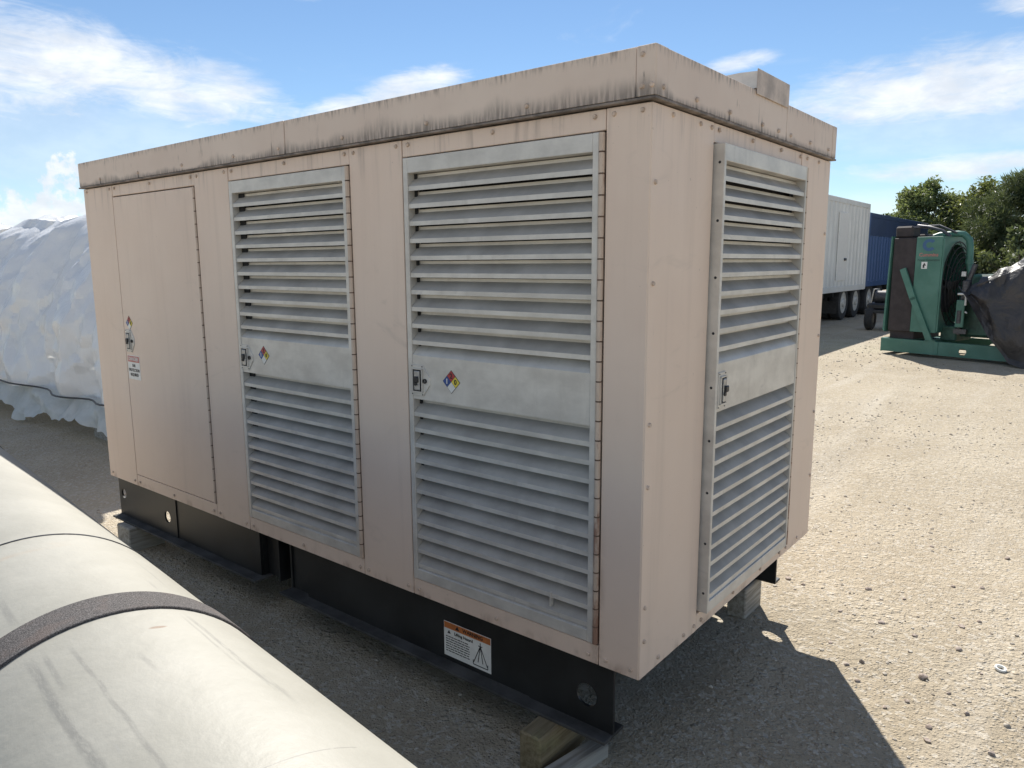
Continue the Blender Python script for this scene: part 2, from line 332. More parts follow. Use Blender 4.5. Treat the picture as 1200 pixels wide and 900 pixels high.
M['leaf_a'] = material('leaf_a', b_leaf((.075, .11, .045), (.20, .235, .105)))
M['leaf_b'] = material('leaf_b', b_leaf((.050, .078, .036), (.14, .165, .08), .25))
M['leaf_c'] = material('leaf_c', b_leaf((.070, .10, .036), (.18, .20, .075), .35))
M['bark'] = plain('bark', (.15, .12, .09), .9, 0, .3, 8, .5)
M['whitebox'] = material('whitebox', b_container((.60, .60, .58), (.70, .70, .68), (.44, .42, .38)))
M['bluebox'] = material('bluebox', b_container((.035, .078, .19), (.048, .10, .235), (.05, .065, .11)))
M['bluedark'] = material('bluedark', b_container((.022, .042, .10), (.030, .055, .13), (.03, .036, .06)))
M['lip'] = plain('lip', (.50, .415, .35), .6, 0, .25, 12)
M['griml'] = plain('griml', (.20, .165, .14), .7, 0, .45, 16)
M['black'] = plain('black', (.022, .023, .025), .45, 0, .3, 5)
M['blackmatt'] = plain('blackmatt', (.018, .018, .019), .8, 0, .3, 9)
M['skidpaint'] = plain('skidpaint', (.016, .017, .018), .42, 0, .35, 6)
M['dusty'] = plain('dusty', (.050, .048, .045), .8, 0, .5, 7)
M['dusty2'] = plain('dusty2', (.20, .21, .20), .6, .2, .3, 12)
M['hingejoint'] = plain('hingejoint', (.11, .065, .045), .8, 0, .4, 40)
M['rubber'] = plain('rubber', (.030, .030, .031), .8, 0, .3, 20, .2)
M['steel'] = plain('steel', (.42, .42, .42), .42, .8, .2, 20)
M['chrome'] = plain('chrome', (.62, .63, .64), .28, .9, .12, 30)
M['darkmetal'] = plain('darkmetal', (.085, .085, .09), .5, .5, .3, 30)
M['rustbolt'] = plain('rustbolt', (.17, .125, .10), .75, .2, .3, 60)
M['beigebolt'] = plain('beigebolt', (.56, .44, .35), .55, .0, .25, 60)
def b_hinge(T):
    x, y, z = T.xyz(T.pos); n = T.noise(T.scale(T.pos, 30, 30, 9), 1.0, 5, .65)
    c = T.mix(T.ramp(n, .3, .7), (.50, .39, .305), (.62, .50, .40))
    k = T.m('MULTIPLY', T.ramp(T.m('ADD', n, T.m('MULTIPLY', T.m('SUBTRACT', 1.0, T.ramp(z, .45, 1.25)), .28)), .56, .76), T.ramp(x, -.6, -.3))
    setp(T, T.mix(T.m('MULTIPLY', k, .8), c, (.20, .085, .05)), .65, 0, T.bump(n, .2, .003))
M['rusthinge'] = material('rusthinge', b_hinge)
M['rim'] = plain('rim', (.50, .49, .46), .5, .3, .2, 10)
M['core'] = plain('core', (.045, .036, .036), .7, .1, .25, 8)
M['engine'] = plain('engine', (.035, .095, .07), .55, 0, .4, 9)
M['p_white'] = plain('p_white', (.74, .73, .70), .45, 0, .06, 30, 0)
M['p_red'] = plain('p_red', (.42, .045, .05), .4, 0, .12, 30, 0)
M['p_redfade'] = plain('p_redfade', (.50, .17, .15), .5, 0, .12, 30, 0)
M['p_blue'] = plain('p_blue', (.03, .075, .26), .4, 0, .12, 30, 0)
M['p_yellow'] = plain('p_yellow', (.72, .58, .07), .4, 0, .12, 30, 0)
M['p_orange'] = plain('p_orange', (.50, .16, .045), .45, 0, .12, 30, 0)
M['p_black'] = plain('p_black', (.018, .018, .02), .45, 0, .1, 30, 0)
M['p_logo'] = plain('p_logo', (.03, .10, .22), .4, 0, .1, 30, 0)
M['p_dkgreen'] = plain('p_dkgreen', (.015, .06, .045), .45, 0, .1, 30, 0)
M['plastic_white'] = plain('plastic_white', (.75, .75, .72), .4, 0, .06, 30, 0)

# ------------------------------------------------------------------ mesh helpers
class MB:
    """collects shapes; build() links them as ONE mesh object. xf maps local points to the world."""
    def __init__(s, xf=None): s.v = []; s.f = []; s.mi = []; s.xf = xf or (lambda p: p)
    def add(s, verts, faces, mi=0):
        b = len(s.v); s.v += [tuple(s.xf(tuple(p))) for p in verts]
        s.f += [tuple(b + i for i in f) for f in faces]; s.mi += [mi] * len(faces); return s
    def box(s, x0, x1, y0, y1, z0, z1, mi=0, ch=0.0):
        if ch <= 0:
            v = [(x, y, z) for z in (z0, z1) for y in (y0, y1) for x in (x0, x1)]
            return s.add(v, [(0, 2, 3, 1), (4, 5, 7, 6), (0, 1, 5, 4), (2, 6, 7, 3), (0, 4, 6, 2), (1, 3, 7, 5)], mi)
        bm = bmesh.new()
        g = bmesh.ops.create_cube(bm, size=1)
        bmesh.ops.scale(bm, vec=(x1 - x0, y1 - y0, z1 - z0), verts=bm.verts)
        bmesh.ops.translate(bm, vec=((x0 + x1) / 2, (y0 + y1) / 2, (z0 + z1) / 2), verts=bm.verts)
        bmesh.ops.bevel(bm, geom=bm.edges[:], offset=ch, segments=1, affect='EDGES', profile=.5)
        bm.verts.ensure_lookup_table()
        s.add([v.co[:] for v in bm.verts], [[v.index for v in f.verts] for f in bm.faces], mi); bm.free(); return s
    def extrude(s, prof, plane, a0, a1, mi=0):
        """closed 2-D profile swept along one axis. plane 'yz' sweeps along x, 'xz' along y, 'xy' along z"""
        n = len(prof)
        def P(p, a): return {'yz': (a, p[0], p[1]), 'xz': (p[0], a, p[1]), 'xy': (p[0], p[1], a)}[plane]
        v = [P(p, a0) for p in prof] + [P(p, a1) for p in prof]
        f = [(i, (i + 1) % n, n + (i + 1) % n, n + i) for i in range(n)] + [tuple(range(n))[::-1], tuple(range(n, 2 * n))]
        return s.add(v, f, mi)
    def tube(s, pts, rad, n=8, mi=0, caps=True):
        pts = [Vector(p) for p in pts]; rads = rad if isinstance(rad, (list, tuple)) else [rad] * len(pts)
        vs = []; up0 = None
        for i, p in enumerate(pts):
            t = (pts[min(i + 1, len(pts) - 1)] - pts[max(i - 1, 0)]).normalized()
            if up0 is None: up0 = Vector((0, 0, 1)) if abs(t.z) < .9 else Vector((1, 0, 0))
            a = t.cross(up0).normalized(); b = a.cross(t).normalized(); up0 = b
            vs += [p + (a * math.cos(2 * math.pi * k / n) + b * math.sin(2 * math.pi * k / n)) * rads[i] for k in range(n)]
        f = [(i * n + k, i * n + (k + 1) % n, (i + 1) * n + (k + 1) % n, (i + 1) * n + k) for i in range(len(pts) - 1) for k in range(n)]
        if caps: f += [tuple(range(n))[::-1], tuple((len(pts) - 1) * n + k for k in range(n))]
        return s.add([v[:] for v in vs], f, mi)
    def lathe(s, prof, o, axis, n=24, mi=0, closed=False):
        """profile of (distance along axis, radius) turned about axis through o"""
        ax = Vector(axis).normalized(); t = Vector((0, 0, 1)) if abs(ax.z) < .9 else Vector((1, 0, 0))
        a = ax.cross(t).normalized(); b = ax.cross(a); o = Vector(o); vs = []
        for d, r in prof:
            vs += [(o + ax * d + (a * math.cos(2 * math.pi * k / n) + b * math.sin(2 * math.pi * k / n)) * r)[:] for k in range(n)]
        m = len(prof); f = []
        for i in range(m if closed else m - 1):
            j = (i + 1) % m
            f += [(i * n + k, i * n + (k + 1) % n, j * n + (k + 1) % n, j * n + k) for k in range(n)]
        if not closed: f += [tuple(range(n))[::-1], tuple((m - 1) * n + k for k in range(n))]
        return s.add(vs, f, mi)
    def plate_holes(s, x0, x1, z0, z1, holes, y0, y1, mi=0, kf=1.35):
        """upright plate in the xz plane, y0..y1 thick, with round holes [(x, z, r)]; each hole gets its own column"""
        cols = sorted(holes); cuts = [x0]
        for hx, hz, r in cols: cuts += [hx - r * kf, hx + r * kf]
        cuts.append(x1); n = 24
        def quad(a, b, c, d):
            s.box(a, b, y0, y1, c, d, mi)
        for i in range(0, len(cuts), 2): quad(cuts[i], cuts[i + 1], z0, z1)
        for hx, hz, r in cols:
            k = r * kf
            quad(hx - k, hx + k, z0, hz - k); quad(hx - k, hx + k, hz + k, z1)
            v = []
            for yy in (y0, y1):
                for q in range(n):
                    t = 2 * math.pi * q / n; c, sn = math.cos(t), math.sin(t); m = max(abs(c), abs(sn))
                    v.append((hx + k * c / m, yy, hz + k * sn / m))
                for q in range(n):
                    t = 2 * math.pi * q / n; v.append((hx + r * math.cos(t), yy, hz + r * math.sin(t)))
            f = []
            for q in range(n):
                q2 = (q + 1) % n
                f += [(q, q2, n + q2, n + q), (2 * n + q, 3 * n + q, 3 * n + q2, 2 * n + q2), (n + q, n + q2, 3 * n + q2, 3 * n + q)]
            s.add(v, f, mi)
        return s
    def build(s, name, mats, parent=None, smooth=False, recalc=True, uv=None):
        mats = mats if isinstance(mats, (list, tuple)) else [mats]
        V = np.array(s.v, float); c = (V.min(0) + V.max(0)) / 2
        me = bpy.data.meshes.new(name); me.from_pydata((V - c).tolist(), [], s.f)
        for m in mats: me.materials.append(m)
        me.polygons.foreach_set('material_index', s.mi)
        if recalc:
            bm = bmesh.new(); bm.from_mesh(me); bmesh.ops.recalc_face_normals(bm, faces=bm.faces); bm.to_mesh(me); bm.free()
        if smooth: me.shade_smooth() if hasattr(me, 'shade_smooth') else None
        if smooth and smooth is not True: me.set_sharp_from_angle(angle=R(smooth))
        if uv is not None:
            l = me.uv_layers.new(name='UVMap')
            co = np.empty(len(me.loops) * 2); vi = np.empty(len(me.loops), int); me.loops.foreach_get('vertex_index', vi)
            co = np.array(uv, float)[vi].ravel(); l.data.foreach_set('uv', co)
        me.update()
        o = bpy.data.objects.new(name, me); COL.objects.link(o); o.location = c
        if parent is not None: attach(o, parent)
        return o
def wm(o):
    m = o.matrix_basis.copy()
    return wm(o.parent) @ o.matrix_parent_inverse @ m if o.parent else m
def attach(o, p): o.parent = p; o.matrix_parent_inverse = wm(p).inverted(); return o
def tag(o, label=None, cat=None, group=None, kind=None):
    for k, v in (('label', label), ('category', cat), ('group', group), ('kind', kind)):
        if v: o[k] = v
    return o
def thing(name, loc, label, cat, group=None):
    o = bpy.data.objects.new(name, None); COL.objects.link(o); o.location = loc; o.empty_display_size = .2
    return tag(o, label, cat, group)
def dup(o, off, parent):
    c = o.copy(); COL.objects.link(c); c.parent = None; c.matrix_parent_inverse = Matrix()
    c.location = Vector(o.location) + Vector(off); attach(c, parent); return c
def text_mesh(body, size, align='CENTER', thick=.0004):
    cu = bpy.data.curves.new('lettering', 'FONT'); cu.body = body; cu.size = size; cu.align_x = align; cu.align_y = 'CENTER'
    cu.extrude = thick; cu.resolution_u = 2; cu.offset = size * .018
    o = bpy.data.objects.new('lettering', cu); COL.objects.link(o); bpy.context.view_layer.update()
    me = bpy.data.meshes.new_from_object(o.evaluated_get(bpy.context.evaluated_depsgraph_get()))
    v = [x.co[:] for x in me.vertices]; f = [tuple(p.vertices) for p in me.polygons]
    bpy.data.objects.remove(o); bpy.data.curves.remove(cu); bpy.data.meshes.remove(me)
    return v, f
def add_text(mb, body, size, u, h, d, mi, sx=1.0):
    """lettering in a local frame (u right, d outward, h up)"""
    v, f = text_mesh(body, size)
    mb.add([(u + p[0] * sx, d + p[2], h + p[1]) for p in v], f, mi)

# ------------------------------------------------------------------ setting: the ground
def axis_steps(c, near, step, far, grow=1.16):
    a = [0.0]; st = step
    while a[-1] < far:
        a.append(a[-1] + st)
        if a[-1] > near: st *= grow
    return [c - x for x in a[:0:-1]] + [c + x for x in a]
gx = axis_steps(-.6, 5.0, .07, 1600); gy = axis_steps(1.2, 5.0, .07, 1600)
def ground_z(x, y):
    d = math.hypot(x - 1, y + 1)
    a = max(0.0, 1 - d / 60)
    z = (noise.fractal(Vector((x * .8, y * .8, 1.3)), 1.0, 2.1, 4) * .012 + noise.fractal(Vector((x * 4.5, y * 4.5, 7.3)), .9, 2.1, 3) * .005) * a
    # shallow wheel ruts that swing through the yard
    for c0, c1, c2 in ((2.6, -.16, .010), (4.4, -.16, .010), (-.8, .10, -.012), (.95, .10, -.012)):
        dxr = x - (c0 + c1 * y + c2 * y * y)
        if abs(dxr) < .8: z += a * (-.010 * math.exp(-(dxr / .13) ** 2) + .007 * math.exp(-((abs(dxr) - .24) / .08) ** 2) + .003 * math.exp(-(dxr / .15) ** 2) * math.sin(y * 38 + 6 * abs(dxr)))
    return z - .004
GV = []; GF = []
for y in gy:
    for x in gx: GV.append((x, y, ground_z(x, y) if abs(x) < 60 and abs(y) < 60 else -.004))
nx = len(gx)
for j in range(len(gy) - 1):
    for i in range(nx - 1): GF.append((j * nx + i, j * nx + i + 1, (j + 1) * nx + i + 1, (j + 1) * nx + i))
g = MB(); g.add(GV, GF); go = g.build('ground', M['ground'], smooth=True, recalc=False); tag(go, kind='structure')

# loose gravel: small stones pressed into the dirt, one object
ico = bmesh.new(); bmesh.ops.create_icosphere(ico, subdivisions=1, radius=1)
IV = np.array([v.co[:] for v in ico.verts]); IF = [tuple(v.index for v in f.verts) for f in ico.faces]; ico.free()
def stone_verts(x, y, s, rn, flat=.6):
    q = IV * (1 + rn.uniform(-.22, .22, (len(IV), 1))) * np.array([s * rn.uniform(.7, 1.25), s * rn.uniform(.7, 1.25), s * flat * rn.uniform(.7, 1.2)])
    a = rn.uniform(0, 6.28); c, sn = math.cos(a), math.sin(a)
    q = q @ np.array([[c, sn, 0], [-sn, c, 0], [0, 0, 1]])
    return q + np.array([x, y, ground_z(x, y) + s * flat * .25])
rn = np.random.RandomState(4); sv = []; sf = []; nb = 0
cam_xy = np.array([CP.x, CP.y]); fw = np.array([_w.x, _w.y]); fw /= np.linalg.norm(fw); rt = np.array([fw[1], -fw[0]])
cnt = 0
while cnt < 9500:
    d = 1.6 + 15 * rn.rand() ** 1.35; t = rn.uniform(-.9, .85)
    if t < .0 and rn.rand() < .55: continue
    p = cam_xy + fw * d + rt * d * t
    if -3.6 < p[0] < -.15 and .1 < p[1] < 1.55: continue
    if noise.noise(Vector((p[0] * .9, p[1] * 2.0, 5.5))) * 1.5 + rn.uniform(-.5, .4) < 0: continue
    s = (.003 + .008 * rn.rand() ** 4.0) * (1 + max(0, d - 4) * .11)
    sv.append(stone_verts(p[0], p[1], s, rn)); sf += [tuple(i + nb for i in f) for f in IF]; nb += len(IV); cnt += 1
g = MB(); g.v = [tuple(p) for p in np.concatenate(sv)]; g.f = sf; g.mi = [0] * len(sf)
tag(g.build('gravel', M['stone'], recalc=False), 'loose pale gravel scattered over the dirt yard', 'gravel', kind='stuff')
# larger single stones (x, y on the ground, radius)
def px_ray(x, y): return _w + _r * ((x - 600) / 869.19) - _u * ((y - 450) / 869.19)   # measured picture positions, used once to survey ground spots
def survey(x, y):
    d = px_ray(x, y); t = -CP.z / d.z; return CP + d * t
ST = [(1127, 733, 8), (1148, 728, 6), (1124, 761, 8), (1010, 775, 8), (1018, 689, 8), (1151, 689, 6), (1180, 654, 7), (924, 677, 7), (941, 684, 7), (1117, 687, 6), (1072, 743, 8), (1033, 728, 8),
      (1089, 850, 9), (1087, 866, 11), (1162, 883, 9), (1037, 826, 7), (1063, 819, 8), (1133, 836, 7), (973, 751, 6), (992, 777, 7), (1150, 790, 5), (1005, 795, 8), (1092, 640, 5), (1060, 700, 5), (1112, 812, 6), (985, 715, 5)]
g_st = 'loose stones lying on the sunlit dirt'
for i, (px, py, rpx) in enumerate(ST + [(1082, 793, 13), (1180, 851, 10)]):
    p = survey(px, py); dist = (p - CP).dot(_w); s = rpx / 869.19 * dist * .50
    mb = MB(); v = stone_verts(p.x, p.y, s, rn, .62); mb.add(v.tolist(), IF)
    o = mb.build('stone', M['stone_dark'] if px != 1180 or py != 851 else M['stone'], smooth=50)
    if px == 1082: tag(o, 'largest brown stone lying alone on the sunlit dirt', 'stone', g_st)
    elif (px, py) == (1180, 851): tag(o, 'pale whitish stone near the right edge of the dirt', 'stone', g_st)
    else: tag(o, 'small brown stone lying loose on the sunlit dirt right of the enclosure', 'stone', g_st)
p = survey(1172, 786); g = MB(); g.lathe([(0, .013), (0, .021), (.004, .023), (.010, .021), (.010, .015), (.004, .0125)], (p.x, p.y, ground_z(p.x, p.y) + .001), (.12, -.1, 1), 20, closed=True)
tag(g.build('plastic_ring', M['plastic_white'], smooth=40), 'small white plastic ring lying on the dirt', 'ring')

# ------------------------------------------------------------------ the beige generator enclosure
L, WD, B, HB, HC = 3.6634, 1.6161, .41, 2.11, 2.2546
gen = thing('generator_enclosure', (-L / 2, WD / 2, .0), 'large beige steel generator enclosure with louvered doors on a black skid', 'generator')
def longf(p): u, d, z = p; return (u, -d, z)          # long side: u along x, d outward
def endf(p): u, d, z = p; return (d, u, z)            # right end: u along y, d outward
def panel(xf, u0, u1, z0, z1, d0=-.028, d1=0.0, mat='beige', name='wall_panel'):
    return MB(xf).box(u0, u1, d0, d1, z0, z1, ch=.0018).build(name, M[mat], gen)
G = .0016
# long side: full-height posts, headers and sills
for u0, u1 in ((-3.6634, -3.303), (-2.428, -2.132), (-1.283, -.992), (-.147, -.002)): panel(longf, u0 + G, u1 - G, B, HB)
for u0, u1 in ((-3.303, -2.428), (-2.132, -1.283), (-.992, -.147)):
    panel(longf, u0 + G, u1 - G, 2.052, HB, -.028, -.002, name='header_panel'); panel(longf, u0 + G, u1 - G, B, .476, -.028, -.001, name='sill_panel')
# right end
panel(endf, .002, .400, B, HB); panel(endf, 1.240, WD, B, HB)
panel(endf, .4035, 1.2365, 2.052, HB, -.028, -.002, name='header_panel'); panel(endf, .4035, 1.2365, B, .470, -.028, -.001, name='sill_panel')
# back and left end
for i in range(4):
    MB().box(-3.66 + i * .92, -3.66 + i * .92 + .895, WD - .028, WD - .001, B, HB, ch=.002).build('wall_panel', M['beige'], gen)
for i in range(2):
    MB().box(-L, -L + .028, .030 + i * .78, .030 + i * .78 + .776, B, HB, ch=.002).build('wall_panel', M['beige'], gen)
# black box added so the inside behind the louvers stays dark and light-tight
g = MB(); g.box(-3.62, -.05, .115, 1.57, .425, 2.10); g.build('inner_dark_box', M['blackmatt'], gen)
g = MB(); g.box(-3.63, -.03, .030, 1.585, .400, .414); g.build('floor_pan', M['blackmatt'], gen)
g = MB()   # backing strips so that the seams read dark
for u0, u1 in ((-3.35, -3.26), (-2.47, -2.06), (-1.33, -.95), (-.19, -.03)): g.box(u0, u1, .030, .034, .42, 2.105)
g.box(-3.64, -.03, .030, .034, 2.046, 2.108)
for u0, u1 in ((.36, .44), (1.20, 1.28)): g.box(-.034, -.030, u0, u1, .42, 2.105)
g.box(-.034, -.030, .03, 1.58, 2.046, 2.108)
g.build('frame_backing', M['blackmatt'], gen)
# roof cap: fascia pieces, drip lip, roof sheet
e = .013
for u0, u1, o in ((-3.6764, -3.108, 0), (-3.106, -1.758, .0012), (-1.756, -1.667, .003), (-1.665, -.046, 0), (-.044, .0135, .0022)):
    MB(longf).box(u0, u1, e - .014, e + o, 2.124, HC, ch=.0015).build('fascia_panel', M['cap'], gen)
for u0, u1, o in ((-.0105, .055, .0022), (.057, 1.005, 0), (1.007, 1.575, .0008), (1.577, WD + .012, .0025)):
    MB(endf).box(u0, u1, e - .014, e + o, 2.124, HC, ch=.0015).build('fascia_panel', M['cap'], gen)
MB().box(-3.6764, -.002, WD - .001, WD + .0125, 2.124, HC, ch=.0015).build('fascia_panel', M['cap'], gen)
MB().box(-3.6764, -3.6644, .002, WD - .002, 2.124, HC, ch=.0015).build('fascia_panel', M['cap'], gen)
g = MB(); g.box(-L - .018, .018, -.018, WD + .018, 2.114, 2.1215, ch=.0015); g.build('drip_lip', M['griml'], gen)
g = MB(); g.box(-L + .002, -.003, .003, WD - .003, 2.215, 2.240, ch=.002); g.build('roof_sheet', M['cap'], gen)
# exhaust hood on the roof edge: plate in front, hollow rounded duct behind
hood = MB(endf).box(.688, 1.000, .0165, .0195, 2.240, 2.322, ch=.001).build('exhaust_hood', M['lip'], gen)
g = MB()
prof = [(.0158, 2.262), (.0158, 2.316), (-.05, 2.319), (-.14, 2.316), (-.24, 2.302), (-.30, 2.280), (-.33, 2.242)]
n = len(prof); y0, y1 = .700, .990
v = [(a, y0, b) for a, b in prof] + [(a, y1, b) for a, b in prof]
g.add(v, [(i, i + 1, n + i + 1, n + i) for i in range(n - 1)] + [tuple(range(n))[::-1], tuple(range(n, 2 * n))])
g.build('hood_duct', M['alu'], hood)
# bolt heads (a few pixels each)
g = MB(longf); ge = MB(endf)
def bolt(mb, u, z, d, r=.0058):
    mb.add([(u + r * 1.35 * math.cos(k * math.pi / 4), d, z + r * 1.35 * math.sin(k * math.pi / 4)) for k in range(8)] +
           [(u + r * math.cos(k * math.pi / 3 + .2), d + .006, z + r * math.sin(k * math.pi / 3 + .2)) for k in range(6)],
           [(0, 1, 8), (1, 2, 9, 8), (2, 3, 10, 9), (3, 4, 11, 10), (4, 5, 11), (5, 6, 12, 11), (6, 7, 13, 12), (7, 0, 8, 13), (8, 9, 10, 11, 12, 13)])
for u in (-3.62, -3.33, -3.27, -2.87, -2.46, -2.40, -2.16, -2.10, -1.70, -1.31, -1.255, -1.02, -.96, -.57, -.185, -.12, -.03):
    bolt(g, u, 2.092, 0); bolt(g, u, .437, 0)
for u in (-3.4, -2.95, -2.5, -2.05, -1.71, -1.3, -.85, -.42, -.025, .005): bolt(g, u, 2.15, e + .002)
bolt(g, -.025, 2.232, e + .002)
for z in (.53, .64, 1.02, 1.21, 1.62, 1.90): bolt(ge, .025, z, 0)
for u in (.12, .30, .38, .44, .72, 1.0, 1.22, 1.30, 1.45): bolt(ge, u, 2.092, 0); bolt(ge, u, .437, 0)
for u in (.03, .24, .48, .76, .92, 1.05, 1.28, 1.52): bolt(ge, u, 2.15, e + .002)
for z in (.7, 1.0, 1.35, 1.8): bolt(ge, 1.588, z, 0)
tag(g.build('bolt_heads', M['beigebolt'], gen, recalc=False), kind='stuff'); tag(ge.build('bolt_heads', M['beigebolt'], gen, recalc=False), kind='stuff')

UP = [1.943 - .0606 * i for i in range(10)]; LO = [1.130 - .0594 * i for i in range(11)]
def hinge_on(xf, parent, u, w, d, mat='rusthinge'):
    g = MB(xf); z = .482
    g.box(u - w * .75, u + w * .30, d - .010, d - .002, .482, 2.046)
    while z < 2.03:
        l = min(.0575, 2.046 - z)
        g.tube([(u, d + .001, z), (u, d + .001, z + l)], w * .42, 8); z += .0605
    z = .482 + .0588
    while z < 2.03:
        g.tube([(u, d + .0008, z - .0022), (u, d + .0008, z + .0022)], w * .44, 8, 1); z += .0605
    return g.build('hinge', [M[mat], M['hingejoint']], parent, smooth=40)
def latch_on(xf, parent, u, z, d, w=.094, h=.115):
    """recessed paddle latch on a plate with a pointed right side, key ring beside the paddle"""
    g = MB(xf)
    a = w * .62; k = [(-.01, -h / 2), (a, -h / 2), (w, -h * .10), (w, h * .10), (a, h / 2), (-.01, h / 2)]
    v = [(u + p[0], d, z + p[1]) for p in k] + [(u + p[0] * .97, d + .004, z + p[1] * .96) for p in k]
    n = len(k); g.add(v, [(i, (i + 1) % n, n + (i + 1) % n, n + i) for i in range(n)] + [tuple(range(n, 2 * n))])
    o = g.build('latch', M['alu'], parent)
    def sub(): return MB(xf)
    q = MB(xf)   # dark pan, paddle and ring belong to the latch's mesh level: built as one joined piece
    return o
def latch_full(xf, parent, u, z, d, w=.094, h=.115):
    g = MB(xf)
    a = w * .62; k = [(-.004, -h / 2), (a, -h / 2), (w, -h * .12), (w, h * .12), (a, h / 2), (-.004, h / 2)]
    n = len(k)
    v = [(u + p[0], d, z + p[1]) for p in k] + [(u + p[0] * .98, d + .004, z + p[1] * .97) for p in k]
    g.add(v, [(i, (i + 1) % n, n + (i + 1) % n, n + i) for i in range(n)] + [tuple(range(n, 2 * n))], 0)
    x0, x1, z0, z1 = u + .010, u + a - .002, z - h * .36, z + h * .36
    g.box(x0, x1, d + .004, d + .0065, z0, z1, 1)                                   # dark pan
    for b in ((x0 - .003, x0 + .001, z0, z1), (x1 - .001, x1 + .003, z0, z1)): g.box(b[0], b[1], d + .004, d + .010, b[2], b[3], 0)
    g.box(x0 - .003, x1 + .003, d + .004, d + .010, z1 - .001, z1 + .003, 0); g.box(x0 - .003, x1 + .003, d + .004, d + .010, z0 - .003, z0 + .001, 0)
    g.box(x0 + .010, x1 - .008, d + .0065, d + .013, z0 + .006, z1 - .006, 2, ch=.002)   # paddle
    xm = (x0 + x1) / 2 + .003
    g.box(xm - .010, xm + .012, d + .013, d + .022, z - .006, z + .016, 1, ch=.003); g.box(xm - .014, xm, d + .013, d + .019, z - .018, z - .004, 1, ch=.002)
    c = u + a + .012
    v = []
    for r_, dd in ((.0045, d + .004), (.0045, d + .009), (.009, d + .009), (.009, d + .004)):
        v += [(c + r_ * math.cos(q * math.pi / 8), dd, z + r_ * math.sin(q * math.pi / 8)) for q in range(16)]
    g.add(v, [(i * 16 + q, i * 16 + (q + 1) % 16, (i + 1) * 16 + (q + 1) % 16, (i + 1) * 16 + q) for i in range(3) for q in range(16)], 1)
    for (bx, bz) in ((.0, .45), (.0, -.45), (a * .9, .45), (a * .9, -.45)): bolt_small(g, u + bx + .003, z + bz * h, d + .004)
    return g.build('latch', [M['alu'], M['p_black'], M['steel']], parent, recalc=True)
def bolt_small(g, u, z, d, r=.003):
    g.add([(u + r * math.cos(k * math.pi / 3), d, z + r * math.sin(k * math.pi / 3)) for k in range(6)] + [(u, d + .003, z)], [(k, (k + 1) % 6, 6) for k in range(6)], 1)
def hazard_diamond(xf, parent, u, z, d, r=.042, worn=False):
    g = MB(xf)
    def dia(cu, cz, q, dd, mi): g.add([(cu, dd, cz - q), (cu + q, dd, cz), (cu, dd, cz + q), (cu - q, dd, cz)], [(0, 1, 2, 3)], mi)
    g.add([(u + a, dd, z + b) for dd in (d, d + .0008) for a, b in ((0, -r), (r, 0), (0, r), (-r, 0))], [(0, 1, 5, 4), (1, 2, 6, 5), (2, 3, 7, 6), (3, 0, 4, 7), (4, 5, 6, 7)], 0)
    h = r * .47; o = r * .485
    for cu, cz, mi in ((-o, 0, 1), (0, o, 2), (o, 0, 3), (0, -o, 4)): dia(u + cu, z + cz, h, d + .0014, mi)
    add_text(g, '1', r * .62, u - o, z, d + .0022, 4); add_text(g, '2', r * .62, u, z + o, d + .0022, 0); add_text(g, '0', r * .62, u + o, z, d + .0022, 0)
    return g.build('hazard_diamond', [M['p_black'], M['p_blue'], M['p_red'], M['p_yellow'], M['p_white']], parent, recalc=False)
def louvered_door(xf, u0, u1, d, sw, hinge_w, label, sr=None):
    sr = sr or sw
    """frame with stiles, head and bottom rail; blades, centre band, latch, hinge and diamond hang on it"""
    g = MB(xf); z0, z1 = .479, 2.048; v1 = u1 - hinge_w; back = d - .050
    g.box(u0, u0 + sw, back - .012, d, z0, z1, ch=.002); g.box(v1 - sr, v1, back, d, z0, z1, ch=.002)
    g.box(u0 + sw, v1 - sr, back, d - .001, 1.995, z1 - .0005, ch=.0015); g.box(u0 + sw, v1 - sr, back, d - .001, z0 + .0005, .520, ch=.0015)
    door = g.build('louvered_door', M['alu'], gen); door['label'] = label
    a, b = u0 + sw + .001, v1 - sr - .001
    prof = [(d - .004, -.009), (d - .004, .0062), (d - .0400, .0385), (d - .0400, .0490), (d - .0420, .0490), (d - .0420, .0372), (d - .0065, .0048), (d - .0065, -.009)]
    g = MB(xf); g.extrude([(p, q + UP[0]) for p, q in prof], 'yz', a, b); g.mi[1] = 1
    first = g.build('louver_blade', [M['alu'], M['alu_shade']], door)  # sloped face gets the darker metal with painted-in shade
    for zz in UP[1:] + LO: dup(first, (0, 0, zz - UP[0]), door)
    # the plate that leads into the centre band, then the band
    g = MB(xf); g.extrude([(d - .003, 1.187), (d - .003, 1.349), (d - .040, 1.385), (d - .042, 1.384), (d - .0055, 1.347), (d - .0055, 1.187)], 'yz', a, b)
    g.build('center_band', M['alu'], door)
    g = MB(xf); g.extrude([(d - .004, .518), (d - .040, .553), (d - .042, .551), (d - .007, .516)], 'yz', a, b); g.build('bottom_plate', M['alu'], door)
    return door, a, b
d2, a, b = louvered_door(longf, -2.125, -1.287, .004, .022, .016, 'narrower-looking louvered door in the middle of the long side')
hinge_on(longf, d2, -1.2935, .021, .002); latch_full(longf, d2, a - .004, 1.258, .0012); hazard_diamond(longf, d2, -1.925, 1.277, .0012)
d3, a, b = louvered_door(longf, -.985, -.151, .004, .022, .016, 'louvered door with rusty hinge next to the near corner')
hinge_on(longf, d3, -.1575, .021, .002); latch_full(longf, d3, a - .004, 1.258, .0012); hazard_diamond(longf, d3, -.768, 1.267, .0012)
g = MB(longf); g.box(-.336, -.331, -.012, .004, .556, .604); g.build('bent_clip', M['alu'], d3)
d4, a, b = louvered_door(endf, .412, 1.228, .034, .014, .020, 'louvered door standing proud of the short end wall', .010)
